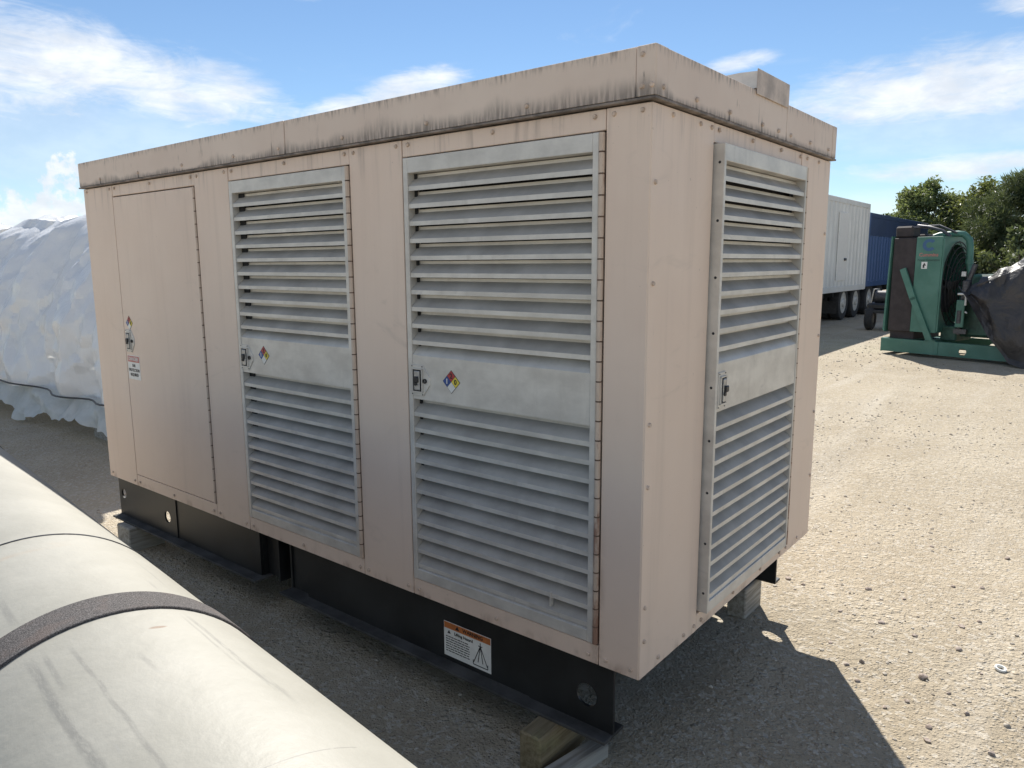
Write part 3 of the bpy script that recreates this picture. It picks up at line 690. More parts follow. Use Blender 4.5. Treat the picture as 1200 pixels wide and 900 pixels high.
hinge_on(endf, d4, 1.220, .018, .026); latch_full(endf, d4, a + .004, 1.258, .0315, .085, .125)
g = MB(endf)                                                             # dark screws down the near edge of the frame
for i in range(9):
    z = 1.99 - i * .18; v = [(.4118, .017 + .005 * math.cos(k * 1.047), z + .005 * math.sin(k * 1.047)) for k in range(6)] + [(.409, .017, z)]
    g.add(v, [(k, (k + 1) % 6, 6) for k in range(6)])
tag(g.build('edge_screws', M['p_black'], d4, recalc=False), kind='stuff')
# solid door
door1 = MB(longf).box(-3.298, -2.446, -.026, .0005, .480, 2.046, ch=.002).build('solid_door', M['beige'], gen)
hinge_on(longf, door1, -2.436, .013, .000, 'rusthinge')
latch_full(longf, door1, -3.274, 1.262, .0008, .092, .128); hazard_diamond(longf, door1, -3.228, 1.362, .001, .040)
g = MB(longf); uu, zz, dd = -3.215, 1.113, .001
g.box(uu - .070, uu + .070, dd - .0005, dd + .0006, zz - .068, zz + .068, 0); g.box(uu - .067, uu + .067, dd + .0006, dd + .0012, zz + .030, zz + .064, 1)
add_text(g, 'DANGER', .028, uu, zz + .047, dd + .0018, 0)
for i, s in enumerate(('EAR', 'PROTECTION', 'REQUIRED')): add_text(g, s, .0235, uu, zz + .010 - .026 * i, dd + .0012, 2, .86)
g.build('danger_sticker', [M['p_white'], M['p_redfade'], M['p_black']], door1, recalc=False)

# black skid base under the enclosure
def web(x0, x1, y0, y1, z0, z1, holes=(), name='skid_web'): return MB().plate_holes(x0, x1, z0, z1, list(holes), y0, y1).build(name, M['skidpaint'], gen)
zb, zt = .158, .399
web(-3.655, -2.951, .040, .050, zb, zt, [(-3.595, .296, .030), (-3.055, .262, .034)])
web(-2.9505, -2.132, .046, .056, zb, zt); web(-2.132, -1.995, .086, .096, zb, zt); web(-1.893, -1.750, .066, .076, zb, zt)
g = MB(); g.box(-1.995, -1.893, .205, .212, zb, zt); g.build('pocket_back', M['blackmatt'], gen)
web(-1.750, -.455, .046, .056, zb, zt); web(-.455, -.112, .040, .050, zb, zt, [(-.215, .262, .040)])
g = MB(); g.box(-3.655, -2.10, -.012, .110, .146, .158, ch=.002); g.box(-1.90, -.112, -.012, .110, .146, .158, ch=.002); g.build('skid_flange', M['dusty'], gen)
for x in (-2.951, -2.132, -1.995, -1.893, -1.75, -.455):
    g = MB(); g.box(x - .006, x + .006, .0575, .204, zb + .001, zt - .001); g.build('skid_gusset', M['skidpaint'], gen)
web(-3.655, -.112, 1.535, 1.545, zb, zt, [(-3.55, .27, .035), (-.195, .246, .047), (-.464, .25, .036)])
g = MB(); g.box(-3.655, -.112, 1.535, 1.60, .146, .158, ch=.002); g.build('skid_flange', M['skidpaint'], gen)
for x in (-3.1, -1.3, -.50):
    g = MB(); g.box(x - .01, x + .01, .21, 1.53, .25, .398); g.box(x - .05, x + .05, .21, 1.53, .238, .2495); g.build('cross_member', M['skidpaint'], gen)
# lifting warning sticker on the skid
g = MB(longf); x0, x1, z0, z1, dd = -.876, -.637, .177, .318, -.0455
g.box(x0, x1, dd - .0004, dd + .0006, z0, z1, 0); g.box(x0 + .002, x1 - .002, dd + .0006, dd + .0012, z1 - .027, z1 - .002, 1)
v = [(x0 + .060, z1 - .0215), (x0 + .082, z1 - .0215), (x0 + .071, z1 - .005)]; g.add([(a_, dd + .0016, b_) for a_, b_ in v], [(0, 1, 2)], 2)
add_text(g, 'WARNING', .021, (x0 + x1) / 2 + .030, z1 - .014, dd + .0018, 2)
v = [(x0 + .018, z1 - .047), (x0 + .036, z1 - .047), (x0 + .027, z1 - .033)]; g.add([(a_, dd + .001, b_) for a_, b_ in v], [(0, 1, 2)], 2)
add_text(g, 'Lifting Hazard', .017, x0 + .102, z1 - .041, dd + .0012, 2)
rr = random.Random(3)
for i in range(7):
    z = z1 - .062 - i * .0098; x = x0 + .010
    while x < x0 + .128:
        w = rr.uniform(.006, .02); g.box(x, min(x + w, x0 + .132), dd + .0006, dd + .0010, z, z + .0038, 2); x += w + .003
def stroke(p, q, w=.0018):
    p = Vector(p); q = Vector(q); n_ = (q - p).normalized(); n_ = Vector((-n_.y, n_.x)) * w
    g.add([(c.x, dd + .0011, c.y) for c in (p + n_, p - n_, q - n_, q + n_)], [(0, 1, 2, 3)], 2)
cx = x1 - .052
for p, q in (((cx, z1 - .034), (cx, z1 - .048)), ((cx - .010, z1 - .048), (cx + .010, z1 - .048)), ((cx, z1 - .048), (cx - .034, z0 + .020)), ((cx, z1 - .048), (cx + .034, z0 + .020)), ((cx, z1 - .048), (cx - .012, z0 + .026)), ((cx, z1 - .048), (cx + .012, z0 + .026)),
             ((cx - .036, z0 + .012), (cx + .036, z0 + .012)), ((cx - .036, z0 + .03), (cx - .036, z0 + .012)), ((cx + .036, z0 + .03), (cx + .036, z0 + .012))): stroke(p, q)
g.build('warning_sticker', [M['p_white'], M['p_orange'], M['p_black']], gen, recalc=False)

# timber that carries the skid
def timber(name, x0, x1, y0, y1, z0, z1, mat, label, rot=0.0):
    g = MB(); g.box(x0, x1, y0, y1, z0, z1, ch=.006); o = g.build(name, M[mat]); o.rotation_euler.z = R(rot)
    return tag(o, label, 'timber', 'timber blocks under the skid')
timber('timber_block', -.380, -.292, -.115, .16, -.012, .1455, 'wood', 'yellowish wood block under the near corner of the black skid')
timber('timber_board', -.268, -.205, -.17, .14, -.008, .050, 'wood_grey', 'grey weathered board leaning beside the yellowish block', -10)
timber('timber_block', -3.52, -3.36, -.05, .16, -.01, .1455, 'wood_grey', 'grey wood block under the far left end of the skid')
timber('timber_block', -.292, -.200, 1.395, 1.60, -.01, .1455, 'wood_grey', 'grey wood block under the far right corner of the skid')
timber('timber_block', -3.52, -3.38, 1.38, 1.62, -.01, .1455, 'wood_grey', 'grey wood block under the far back corner of the skid behind the enclosure')

# ------------------------------------------------------------------ white tank lying in the foreground
TY, TC, TZ, TR = -.1105, (0, -1.424, .742), None, .328
tax = Vector((-math.cos(TY), -math.sin(TY), 0)); tn = Vector((-tax.y, tax.x, 0))
if tn.y < 0: tn = -tn
to = Vector(TC)
tank = thing('storage_tank', (to.x - .6, to.y, 0), 'long cream white cylindrical tank lying in the foreground with a dark band round it', 'tank')
def tcirc(s, ph, r): return to + tax * s + (tn * math.cos(ph) + Vector((0, 0, 1)) * math.sin(ph)) * r
NS = 96
stations = [-1.55, -1.52, -1.45, -1.35, -1.2] + [-1.1 + .15 * i for i in range(30)] + [3.45, 3.55, 3.62, 3.65]
def trad(s):
    a = min(s + 1.56, 3.66 - s)
    return TR * math.sqrt(max(.004, 1 - (1 - min(1, a / .34)) ** 2)) if a < .34 else TR
V = []; UV = []
for s in stations:
    for k in range(NS + 1):
        ph = -math.pi / 2 + 2 * math.pi * k / NS; V.append(tcirc(s, ph, trad(s))[:]); UV.append((s, ph * TR))
n = NS + 1
F = [(i * n + k, i * n + k + 1, (i + 1) * n + k + 1, (i + 1) * n + k) for i in range(len(stations) - 1) for k in range(NS)]
F += [tuple(range(NS))[::-1], tuple((len(stations) - 1) * n + k for k in range(NS))]
g = MB(); g.add(V, F); g.build('tank_shell', M['tank'], tank, smooth=True, uv=UV)
def band(s0, s1, r1, name, mat, par=tank):
    g = MB(); v = []; f = []
    rs = [(s0, TR - .002), (s0, r1 - .0015), (s0 + .0015, r1), (s1 - .0015, r1), (s1, r1 - .0015), (s1, TR - .002)]
    for s, r in rs: v += [tcirc(s, 2 * math.pi * k / 128, r)[:] for k in range(128)]
    for i in range(len(rs)):
        j = (i + 1) % len(rs); f += [(i * 128 + k, i * 128 + (k + 1) % 128, j * 128 + (k + 1) % 128, j * 128 + k) for k in range(128)]
    g.add(v, f); return g.build(name, M[mat], par, smooth=30)
band(.308, .398, TR + .005, 'strap', 'strap')
band(.8465, .8505, TR + .0025, 'seam_ring', 'darkmetal'); band(2.58, 2.585, TR + .003, 'seam_ring', 'darkmetal')
band(.851, .866, TR + .0012, 'seam_lap', 'tank')
for s in (-.75, 1.6, 3.0):
    g = MB(); c = to + tax * s
    pts = [tcirc(s, R(-150 + 120 * k / 12), TR + .004) for k in range(13)]
    v = []
    for w in (-.06, .06):
        v += [(p + tax * w)[:] for p in pts] + [((to + tn * (p - to).dot(tn) * .92 + tax * (s + w)) - Vector((0, 0, to.z + .01)))[:] for p in pts]
    m = 13; f = []
    for i in range(m - 1):
        f += [(i, i + 1, m + i + 1, m + i), (2 * m + i, 3 * m + i, 3 * m + i + 1, 2 * m + i + 1), (i, 2 * m + i, 2 * m + i + 1, i + 1), (m + i, m + i + 1, 3 * m + i + 1, 3 * m + i)]
    f += [(0, m, 3 * m, 2 * m), (m - 1, 3 * m - 1, 4 * m - 1, 2 * m - 1)]
    g.add(v, f); g.build('saddle', M['darkmetal'], tank)

# ------------------------------------------------------------------ machine wrapped in white plastic, behind left
def _h(i, j, k): 
    q = math.sin(i * 127.1 + j * 311.7 + k * 74.7) * 43758.5453; return q - math.floor(q) - .5
def crumple(u, v, cell, rot, seed):
    """random heights joined by flat facets: the straight creases of stiff sheet"""
    c_, s_ = math.cos(rot), math.sin(rot)
    w = noise.noise(Vector((u / cell * .35, v / cell * .35, seed))) * 1.1
    a = (u * c_ + v * s_) / cell + w; b = (-u * s_ + v * c_) / cell - w * .8
    i, j = math.floor(a), math.floor(b); fa, fb = a - i, b - j
    if fa + fb < 1: return _h(i, j, seed) * (1 - fa - fb) + _h(i + 1, j, seed) * fa + _h(i, j + 1, seed) * fb
    return _h(i + 1, j + 1, seed) * (fa + fb - 1) + _h(i + 1, j, seed) * (1 - fb) + _h(i, j + 1, seed) * (1 - fa)
def fold(p, s=1.0):
    x, y, z = p; u = x + y * .8
    a = noise.fractal(Vector((x * .7, y * .7, z * .35)), .9, 2.1, 2) * .10
    return (a + crumple(u, z * .55, .42, .5, 1) * .16 + crumple(u, z * .6, .23, -.7, 2) * .095 + crumple(u, z * .8, .12, 1.1, 3) * .050 + crumple(u, z, .07, .2, 4) * .018) * s
wrap = thing('wrapped_machine', (-8.6, 2.3, 0), 'bulky machine wrapped in wrinkled white plastic sheeting behind the left end', 'wrapped machine')
X0, X1, Y0, Y1 = -13.2, -5.25, 1.08, 3.9
def top_z(x, y):
    z = 2.10 + .05 * math.sin(x * 1.3) + .10 * math.exp(-((x + 6.72) / .35) ** 2) + .10 * math.exp(-((x + 6.0) / .5) ** 2) + .07 * math.exp(-((x + 8.0) / .5) ** 2) + .10 * math.exp(-((x + 10.2) / .7) ** 2)
    return z + .14 * math.sin(min(1, (y - Y0) / (Y1 - Y0)) * math.pi) + .04 * noise.noise(Vector((x * 1.4, y * 1.4, 0)))
CREASE = [(-6.72, -.35, .55, .20), (-6.25, .5, .35, .10), (-7.55, .6, .5, .12), (-8.3, -.5, .6, .14), (-9.2, .4, .45, .12), (-7.1, -.9, .22, .06), (-6.5, .15, .2, .06), (-5.8, -.2, .4, .12), (-10.5, .3, .6, .16)]
per = []
st = .032
per += [(x, Y1, 0, 1) for x in np.arange(X0, X1, .25)]
per = [(X0, y, -1, 0) for y in np.arange(Y1, Y0, -.12)] + [(x, Y0, 0, -1) for x in np.arange(X0, X1, st)] + [(X1, y, 1, 0) for y in np.arange(Y0, Y1, .07)] + [(x, Y1, 0, 1) for x in np.arange(X1, X0, -.25)]
NV = 62; V = []; m = len(per)
for x, y, nx_, ny_ in per:
    rag = .40 + .03 * noise.noise(Vector((x * 2.5, y * 2.5, 1)))
    for j in range(NV):
        t = j / (NV - 1); zt_ = top_z(x, y); z = rag + (zt_ - rag) * t
        o = fold((x, y, z)) - .10
        if t > .9: o -= ((t - .9) / .1) ** 2 * .10
        lean = .12 * (1 - t) - .62 * max(0, (t - .35) / .65) ** 1.7
        for qx, sl, wd_, am in CREASE:
            dq = abs(x - qx - sl * (1 - t)) / wd_
            if dq < 1: o += am * (1 - dq) ** 1.6 * (.35 + .65 * t)
        V.append((x + nx_ * (o + lean), y + ny_ * (o + lean), z))
F = [(i * NV + j, ((i + 1) % m) * NV + j, ((i + 1) % m) * NV + j + 1, i * NV + j + 1) for i in range(m) for j in range(NV - 1)]
base = len(V); cx_, cy_ = (X0 + X1) / 2, (Y0 + Y1) / 2       # top: rings closing in to a ridge
RN = 14
for q in range(1, RN + 1):
    t = q / RN
    for x, y, nx_, ny_ in per:
        bx, by = V[per.index((x, y, nx_, ny_)) * NV + NV - 1][:2] if False else (x - nx_ * .8, y - ny_ * .8)
        xx = x - nx_ * .8 * min(1, t * 4); yy = by + (cy_ - by) * t; xx = xx + (np.clip(xx, X0 + 1.2, X1 - 1.2) - xx) * t
        V.append((float(xx), yy, top_z(xx, yy) + (fold((xx, yy, yy * 1.2), .8) - .03) * min(1, t * 3)))
for q in range(RN):
    for i in range(m):
        i2 = (i + 1) % m
        a0 = (i * NV + NV - 1) if q == 0 else base + (q - 1) * m + i; a1 = (i2 * NV + NV - 1) if q == 0 else base + (q - 1) * m + i2
        F.append((a0, a1, base + q * m + i2, base + q * m + i))
g = MB(); g.add(V, F); g.build('plastic_sheet', M['wrap'], wrap, smooth=10)
g = MB(); g.box(X0 + .6, X1 - .6, Y0 + .75, Y1 - .75, .0, 1.5, ch=.05); g.build('machine_light_block', M['blackmatt'], wrap)  # unseen dark box for the machine, added to stop light leaking under the hem
V = []; NV2 = 14                                                # loose skirt below the rope
for x, y, nx_, ny_ in per:
    bot = .07 + .13 * noise.noise(Vector((x * 1.9, y * 1.9, 3))) + .07 * noise.noise(Vector((x * 7, y * 7, 3))) - .10 * max(0, math.sin(x * 2.3 + 1)) ** 6 + .10
    for j in range(NV2):
        t = j / (NV2 - 1); z = .42 + (max(.015, bot) - .42) * t
        o = .015 + .16 * t + .07 * noise.noise(Vector((x * 3.3 + z * 2, y * 3.3, z * 4))) * min(1, t * 3) + (crumple(x + y, z, .16, .6, 7) * .10 + crumple(x + y, z, .08, -.4, 8) * .04) * min(1, t * 3)
        V.append((x + nx_ * o, y + ny_ * o, z))
F = [(i * NV2 + j, ((i + 1) % m) * NV2 + j, ((i + 1) % m) * NV2 + j + 1, i * NV2 + j + 1) for i in range(m) for j in range(NV2 - 1)]
g = MB(); g.add(V, F); g.build('loose_skirt', M['skirt'], wrap, smooth=25)
pts = []; OFF = []
for x, y, nx_, ny_ in per[len(np.arange(Y1, Y0, -.12)):]:
    z = .45 + .05 * math.sin(x * 1.1); t = .03; o = fold((x, y, z)) - .10 + .12 * .97 + .035
    for qx, sl, wd_, am in CREASE:
        dq = abs(x - qx - sl * (1 - t)) / wd_
        if dq < 1: o += am * (1 - dq) ** 1.6 * (.35 + .65 * t)
    OFF.append(o); pts.append((x, y, nx_, ny_, z))
OFF = np.convolve(np.pad(OFF, 9, mode='edge'), np.ones(19) / 19, 'valid') + .05
pts = [(p[0] + p[2] * o, p[1] + p[3] * o, p[4]) for p, o in list(zip(pts, OFF))[::4]]
g = MB(); g.tube(pts, .009, 6); g.build('tie_rope', M['black'], wrap, smooth=True)
timber('timber_block', -6.75, -6.45, 1.12, 1.5, -.01, .30, 'wood_grey', 'dark timber block on the shaded dirt under the white plastic wrapped machine')

# ------------------------------------------------------------------ green open generator set, right background
GO = Vector((-1.25, 12.80, 0)); ge_ = Vector((.9645, -.2643, 0)); gn_ = Vector((.2643, .9645, 0))
def gs(p): q = GO + ge_ * p[0] + gn_ * p[1]; return (q.x, q.y, p[2])
gset = thing('green_generator', GO + ge_ * 1.0 + gn_ * .6, 'green open generator set with radiator standing on a green skid', 'generator')
def GB(): return MB(gs)
o = GB().plate_holes(-1.03, 3.1, .05, .285, [(.37, .145, .062), (1.13, .15, .04)], 0, .02).build('skid_rail', M['green'], gset)
g = GB(); g.box(-1.03, 3.1, .021, .10, .27, .285); g.box(-1.03, 3.1, .021, .10, .05, .062); g.build('rail_flange', M['green'], gset)
GB().plate_holes(-1.03, 3.1, .05, .285, [(.37, .145, .062), (1.13, .15, .04)], 1.18, 1.20).build('skid_rail', M['green'], gset)
g = GB(); g.box(-1.045, -1.03, -.002, 1.202, .04, .288, ch=.004); g.build('skid_end_beam', M['green'], gset)
for u0, u1, v0, v1 in ((3.1, 3.115, -.002, 1.202), (-.60, -.45, .022, 1.178), (1.4, 1.55, .022, 1.178)):
    g = GB(); g.box(u0, u1, v0, v1, .08, .26, ch=.004); g.build('skid_cross_beam', M['green'], gset)
g = GB(); g.box(-.10, -.03, -.012, -.001, .055, .280, ch=.003); g.build('rail_stiffener', M['green'], gset)
# radiator: core, tanks, shroud
g = GB(); g.box(-.97, -.56, .06, 1.14, .42, 2.09, ch=.012); g.box(-.95, -.52, .12, 1.08, .287, .42); g.build('radiator_core', M['core'], gset)
g = GB()
g.add([(-1.05, .03, .44), (-1.015, .03, .40), (-.985, .03, 2.12), (-1.005, .03, 2.12), (-1.05, 1.17, .44), (-1.015, 1.17, .40), (-.985, 1.17, 2.12), (-1.005, 1.17, 2.12)],
      [(0, 1, 2, 3), (4, 7, 6, 5), (0, 4, 5, 1), (1, 5, 6, 2), (2, 6, 7, 3), (3, 7, 4, 0)]); g.build('radiator_guard', M['green'], gset)
g = GB(); g.box(-.99, -.68, .12, .42, 2.092, 2.30, ch=.03); g.box(-.92, -.60, .45, 1.1, 2.092, 2.16, ch=.02); g.build('top_tank', M['core'], gset)
g = GB(); g.tube([(-.78, .5, 2.31), (-.5, .35, 2.27), (-.25, .3, 2.2), (-.12, .3, 2.1)], .03, 8); g.tube([(-.7, .6, 2.30), (-.4, .5, 2.3), (-.1, .5, 2.16)], .02, 8); g.tube([(-.72, .6, 2.29), (-.72, .6, 2.36)], .05, 10); g.build('coolant_hose', M['darkmetal'], gset, smooth=40)
g = GB()
g.box(-.558, -.115, .04, .07, .43, 2.10, ch=.006); g.box(-.558, -.115, 1.13, 1.16, .43, 2.10, ch=.006); g.box(-.556, -.116, .071, 1.129, 2.075, 2.098)
def gz(z): return 1.25 + (z - 1.25) * 1.42
MBt = MB(lambda p: gs((p[1], p[0], gz(p[2])))); MBt.plate_holes(.0705, 1.1295, .6725, 1.8303, [(.6, 1.25, .508)], -.140, -.118, kf=1.03)
shroud = g.build('fan_shroud', M['green'], gset)
MBt.build('shroud_plate', M['green'], shroud)
GB().tube([(-.74, .015, 1.54), (-.53, .012, 1.02), (-.20, .012, .30)], .001).v  # (survey line of the brace)
g = GB(); A, Bp, Cp = (-.745, 1.545), (-.52, 1.00), (-.185, .288)
def strip(p, q, w):
    p = Vector(p); q = Vector(q); t = (q - p).normalized(); n_ = Vector((-t.y, t.x)) * w
    g.add([(c.x, yy, c.y) for yy in (-.012, .028) for c in (p - n_, q - n_, q + n_, p + n_)], [(0, 1, 2, 3), (4, 7, 6, 5), (0, 4, 5, 1), (1, 5, 6, 2), (2, 6, 7, 3), (3, 7, 4, 0)])
strip(A, Bp, .052); strip((Bp[0] - .015, Bp[1] + .04), Cp, .050); g.box(-.26, -.08, -.012, .05, .286, .305); g.build('side_brace', M['green'], gset)
# fan and its wire guard
g = GB(); c0 = Vector((-.26, .6, 1.25))
for k in range(8):
    t = k * math.pi / 4; d_ = Vector((0, math.cos(t), math.sin(t))); s_ = Vector((0, -math.sin(t), math.cos(t)))
    q = [c0 + d_ * .08 + s_ * .05 + Vector((.03, 0, 0)), c0 + d_ * .08 - s_ * .05 - Vector((.03, 0, 0)), c0 + d_ * .48 - s_ * .10 - Vector((.045, 0, 0)), c0 + d_ * .48 + s_ * .10 + Vector((.045, 0, 0))]
    g.add([p[:] for p in q] + [(p + Vector((.006, 0, 0)))[:] for p in q], [(0, 1, 2, 3), (4, 7, 6, 5), (0, 4, 5, 1), (1, 5, 6, 2), (2, 6, 7, 3), (3, 7, 4, 0)])
g.lathe([(-.06, .09), (.06, .09)], c0, (1, 0, 0), 12); g.build('fan', M['blackmatt'], gset)
g = MB(lambda p: gs((p[0], p[1], gz(p[2]))))
for k in range(8):
    rr_ = .10 + k * .062; g.lathe([(-.005, rr_ - .006), (-.005, rr_ + .006), (.005, rr_ + .006), (.005, rr_ - .006)], (-.10 + .17 * (1 - (rr_ / .56) ** 2), .6, 1.25), (1, 0, 0), 36, closed=True)
for k in range(12):
    t = k * math.pi / 6; g.tube([(-.10 + .17 * (1 - (q / .56) ** 2), .6 + q * math.cos(t), 1.25 + q * math.sin(t)) for q in (.06, .2, .34, .46, .545)], .005, 5)
tag(g.build('fan_guard', M['blackmatt'], gset), kind='stuff')
g = GB(); g.box(-.115, -.09, .05, .09, .45, 2.05, ch=.004); g.build('guard_post', M['green'], gset)
g = GB(); g.box(-.115, -.09, 1.08, 1.15, .45, 2.05, ch=.004); g.build('guard_post', M['dusty2'], gset)
g = GB(); g.tube([(-.50, .55, 2.10), (-.40, .55, 2.135), (-.1, .55, 2.15), (.0, .55, 2.13), (.09, .55, 2.04), (.115, .55, 1.90), (.12, .55, 1.70)], .055, 12); g.tube([(.12, .55, 1.70), (.12, .55, 1.62)], .066, 12); g.tube([(.12, .55, 1.62), (.16, .55, 1.40), (.3, .55, 1.34)], .05, 10); g.build('intake_pipe', M['green'], gset, smooth=40)
g = GB(); g.box(-.15, .12, .30, .9, .287, .55, ch=.02); g.box(.13, 1.7, .28, .92, .38, 1.15, ch=.05); g.box(.20, 1.6, .36, .84, 1.15, 1.45, ch=.04); g.box(1.7, 2.75, .25, .95, .40, 1.25, ch=.08); g.build('engine_block', M['engine'], gset)
g = GB(); g.tube([(.18, .24, .42), (.20, .2, .9), (.30, .2, 1.4), (.36, .22, 1.62)], .045, 8); g.lathe([(0, .07), (.26, .07), (.27, .05)], (.28, .16, 1.08), (0, 0, 1), 12); g.lathe([(0, .05), (.22, .05)], (.22, .13, .62), (0, 0, 1), 10); g.box(.14, .34, .13, .2, .44, .52); g.lathe([(0, .11), (.05, .11)], (.14, .35, .75), (1, 0, 0), 16); g.build('engine_fittings', M['darkmetal'], gset, smooth=40)
g = GB(); g.tube([(.17, .12, 1.12), (.28, .10, 1.12), (.31, .10, 1.08), (.31, .10, .93)], .018, 8); g.tube([(.22, .14, .86), (.34, .12, .80)], .014, 8); g.build('white_pipe', M['plastic_white'], gset, smooth=40)
g = GB(); g.box(.21, .28, .085, .12, 1.42, 1.50, 0); g.build('gauge_box', M['steel'], gset)
g = GB(); g.box(.16, .30, .10, .13, .55, 1.02, ch=.01); g.build('filter_bracket', M['green'], gset)
# emblem and lettering on the shroud (local frame: u along the set, outward towards the yard)
def gsf(p): return gs((p[0], .04 - p[1], p[2]))
g = MB(gsf); cu, cz = -.335, 1.955
v = []; f = []
for k in range(25):                                              # blue C emblem
    t = R(38 + 284 * k / 24)
    for r_ in (.052, .105): v.append((cu + r_ * math.cos(t) * 1.1, .002, cz + r_ * math.sin(t)))
f = [(2 * k, 2 * k + 1, 2 * k + 3, 2 * k + 2) for k in range(24)]; g.add(v, f, 0)
add_text(g, 'Cummins', .085, cu, 1.785, .002, 1); add_text(g, 'Power Generation', .054, cu + .005, 1.695, .002, 2, .92)
g.build('shroud_emblem', [M['p_logo'], M['p_redfade'], M['p_dkgreen']], shroud, recalc=False)
g = MB(gsf); g.box(-.445, -.345, .0005, .002, 1.545, 1.665, 0); g.add([(-.425, .0028, 1.60), (-.365, .0028, 1.60), (-.395, .0028, 1.65)], [(0, 1, 2)], 1); g.box(-.42, -.39, .002, .0026, 1.56, 1.60, 1)
g.build('warning_sticker', [M['p_white'], M['p_black']], shroud, recalc=False)

# black tarp thrown over the rear of the green set
def tarp_h(u, v):            # height of the lumpy load under the tarp
    z = 1.34 + .42 * math.exp(-((u - 1.35) / .62) ** 2) + .30 * math.exp(-((u - 2.4) / .7) ** 2) + .10 * noise.noise(Vector((u * 1.7, v * 1.7, 2)))
    return z
NU, NVV = 84, 96; V = []
for i in range(NU):
    u = .34 + 3.0 * i / (NU - 1)
    for j in range(NVV):
        s = j / (NVV - 1) * 2 - 1                         # -1 = near hem, +1 = far hem
        a = abs(s); hem = max(.02, 1.28 - 1.55 * (u - .34)) if s < 0 else .35
        hem = max(hem, .03) + .05 * noise.noise(Vector((u * 4, s, 1)))
        top = tarp_h(u, s) * (1 if u > .5 else .93)
        if a < .55: y = .6 + s / .55 * .56; z = top - .10 * (a / .55) ** 3
        else:
            t = (a - .55) / .45; y = .6 + math.copysign(.56 + .26 * t ** .8 + .10 * noise.noise(Vector((u * 2.2, z * 1.0, 4 * s))) * t, s); z = (top - .10) + (hem - top + .10) * t
        r = 1 - abs(noise.noise(Vector((u * 2.6 + s * 1.6, s * 3.2, 5.2)))); r2 = 1 - abs(noise.noise(Vector((u * 6 - s * 3, s * 7.5, 1.2))))
        f_ = crumple(u + .3 * s, s * 1.1, .34, .6, 11) * .24 + crumple(u, s * 1.2, .17, -.5, 12) * .12 + crumple(u, s * 1.3, .085, .9, 13) * .04
        if a < .55: z += f_
        else: y += math.copysign(f_, s)
        V.append(gs((u + .06 * noise.noise(Vector((s * 5, u, 0))), y, z)))
F = [(i * NVV + j, (i + 1) * NVV + j, (i + 1) * NVV + j + 1, i * NVV + j + 1) for i in range(NU - 1) for j in range(NVV - 1)]
g = MB(); g.add(V, F); tag(g.build('black_tarp', M['blacktarp'], smooth=12, recalc=False), 'wrinkled black tarpaulin draped over the rear of the green generator set', 'tarpaulin')

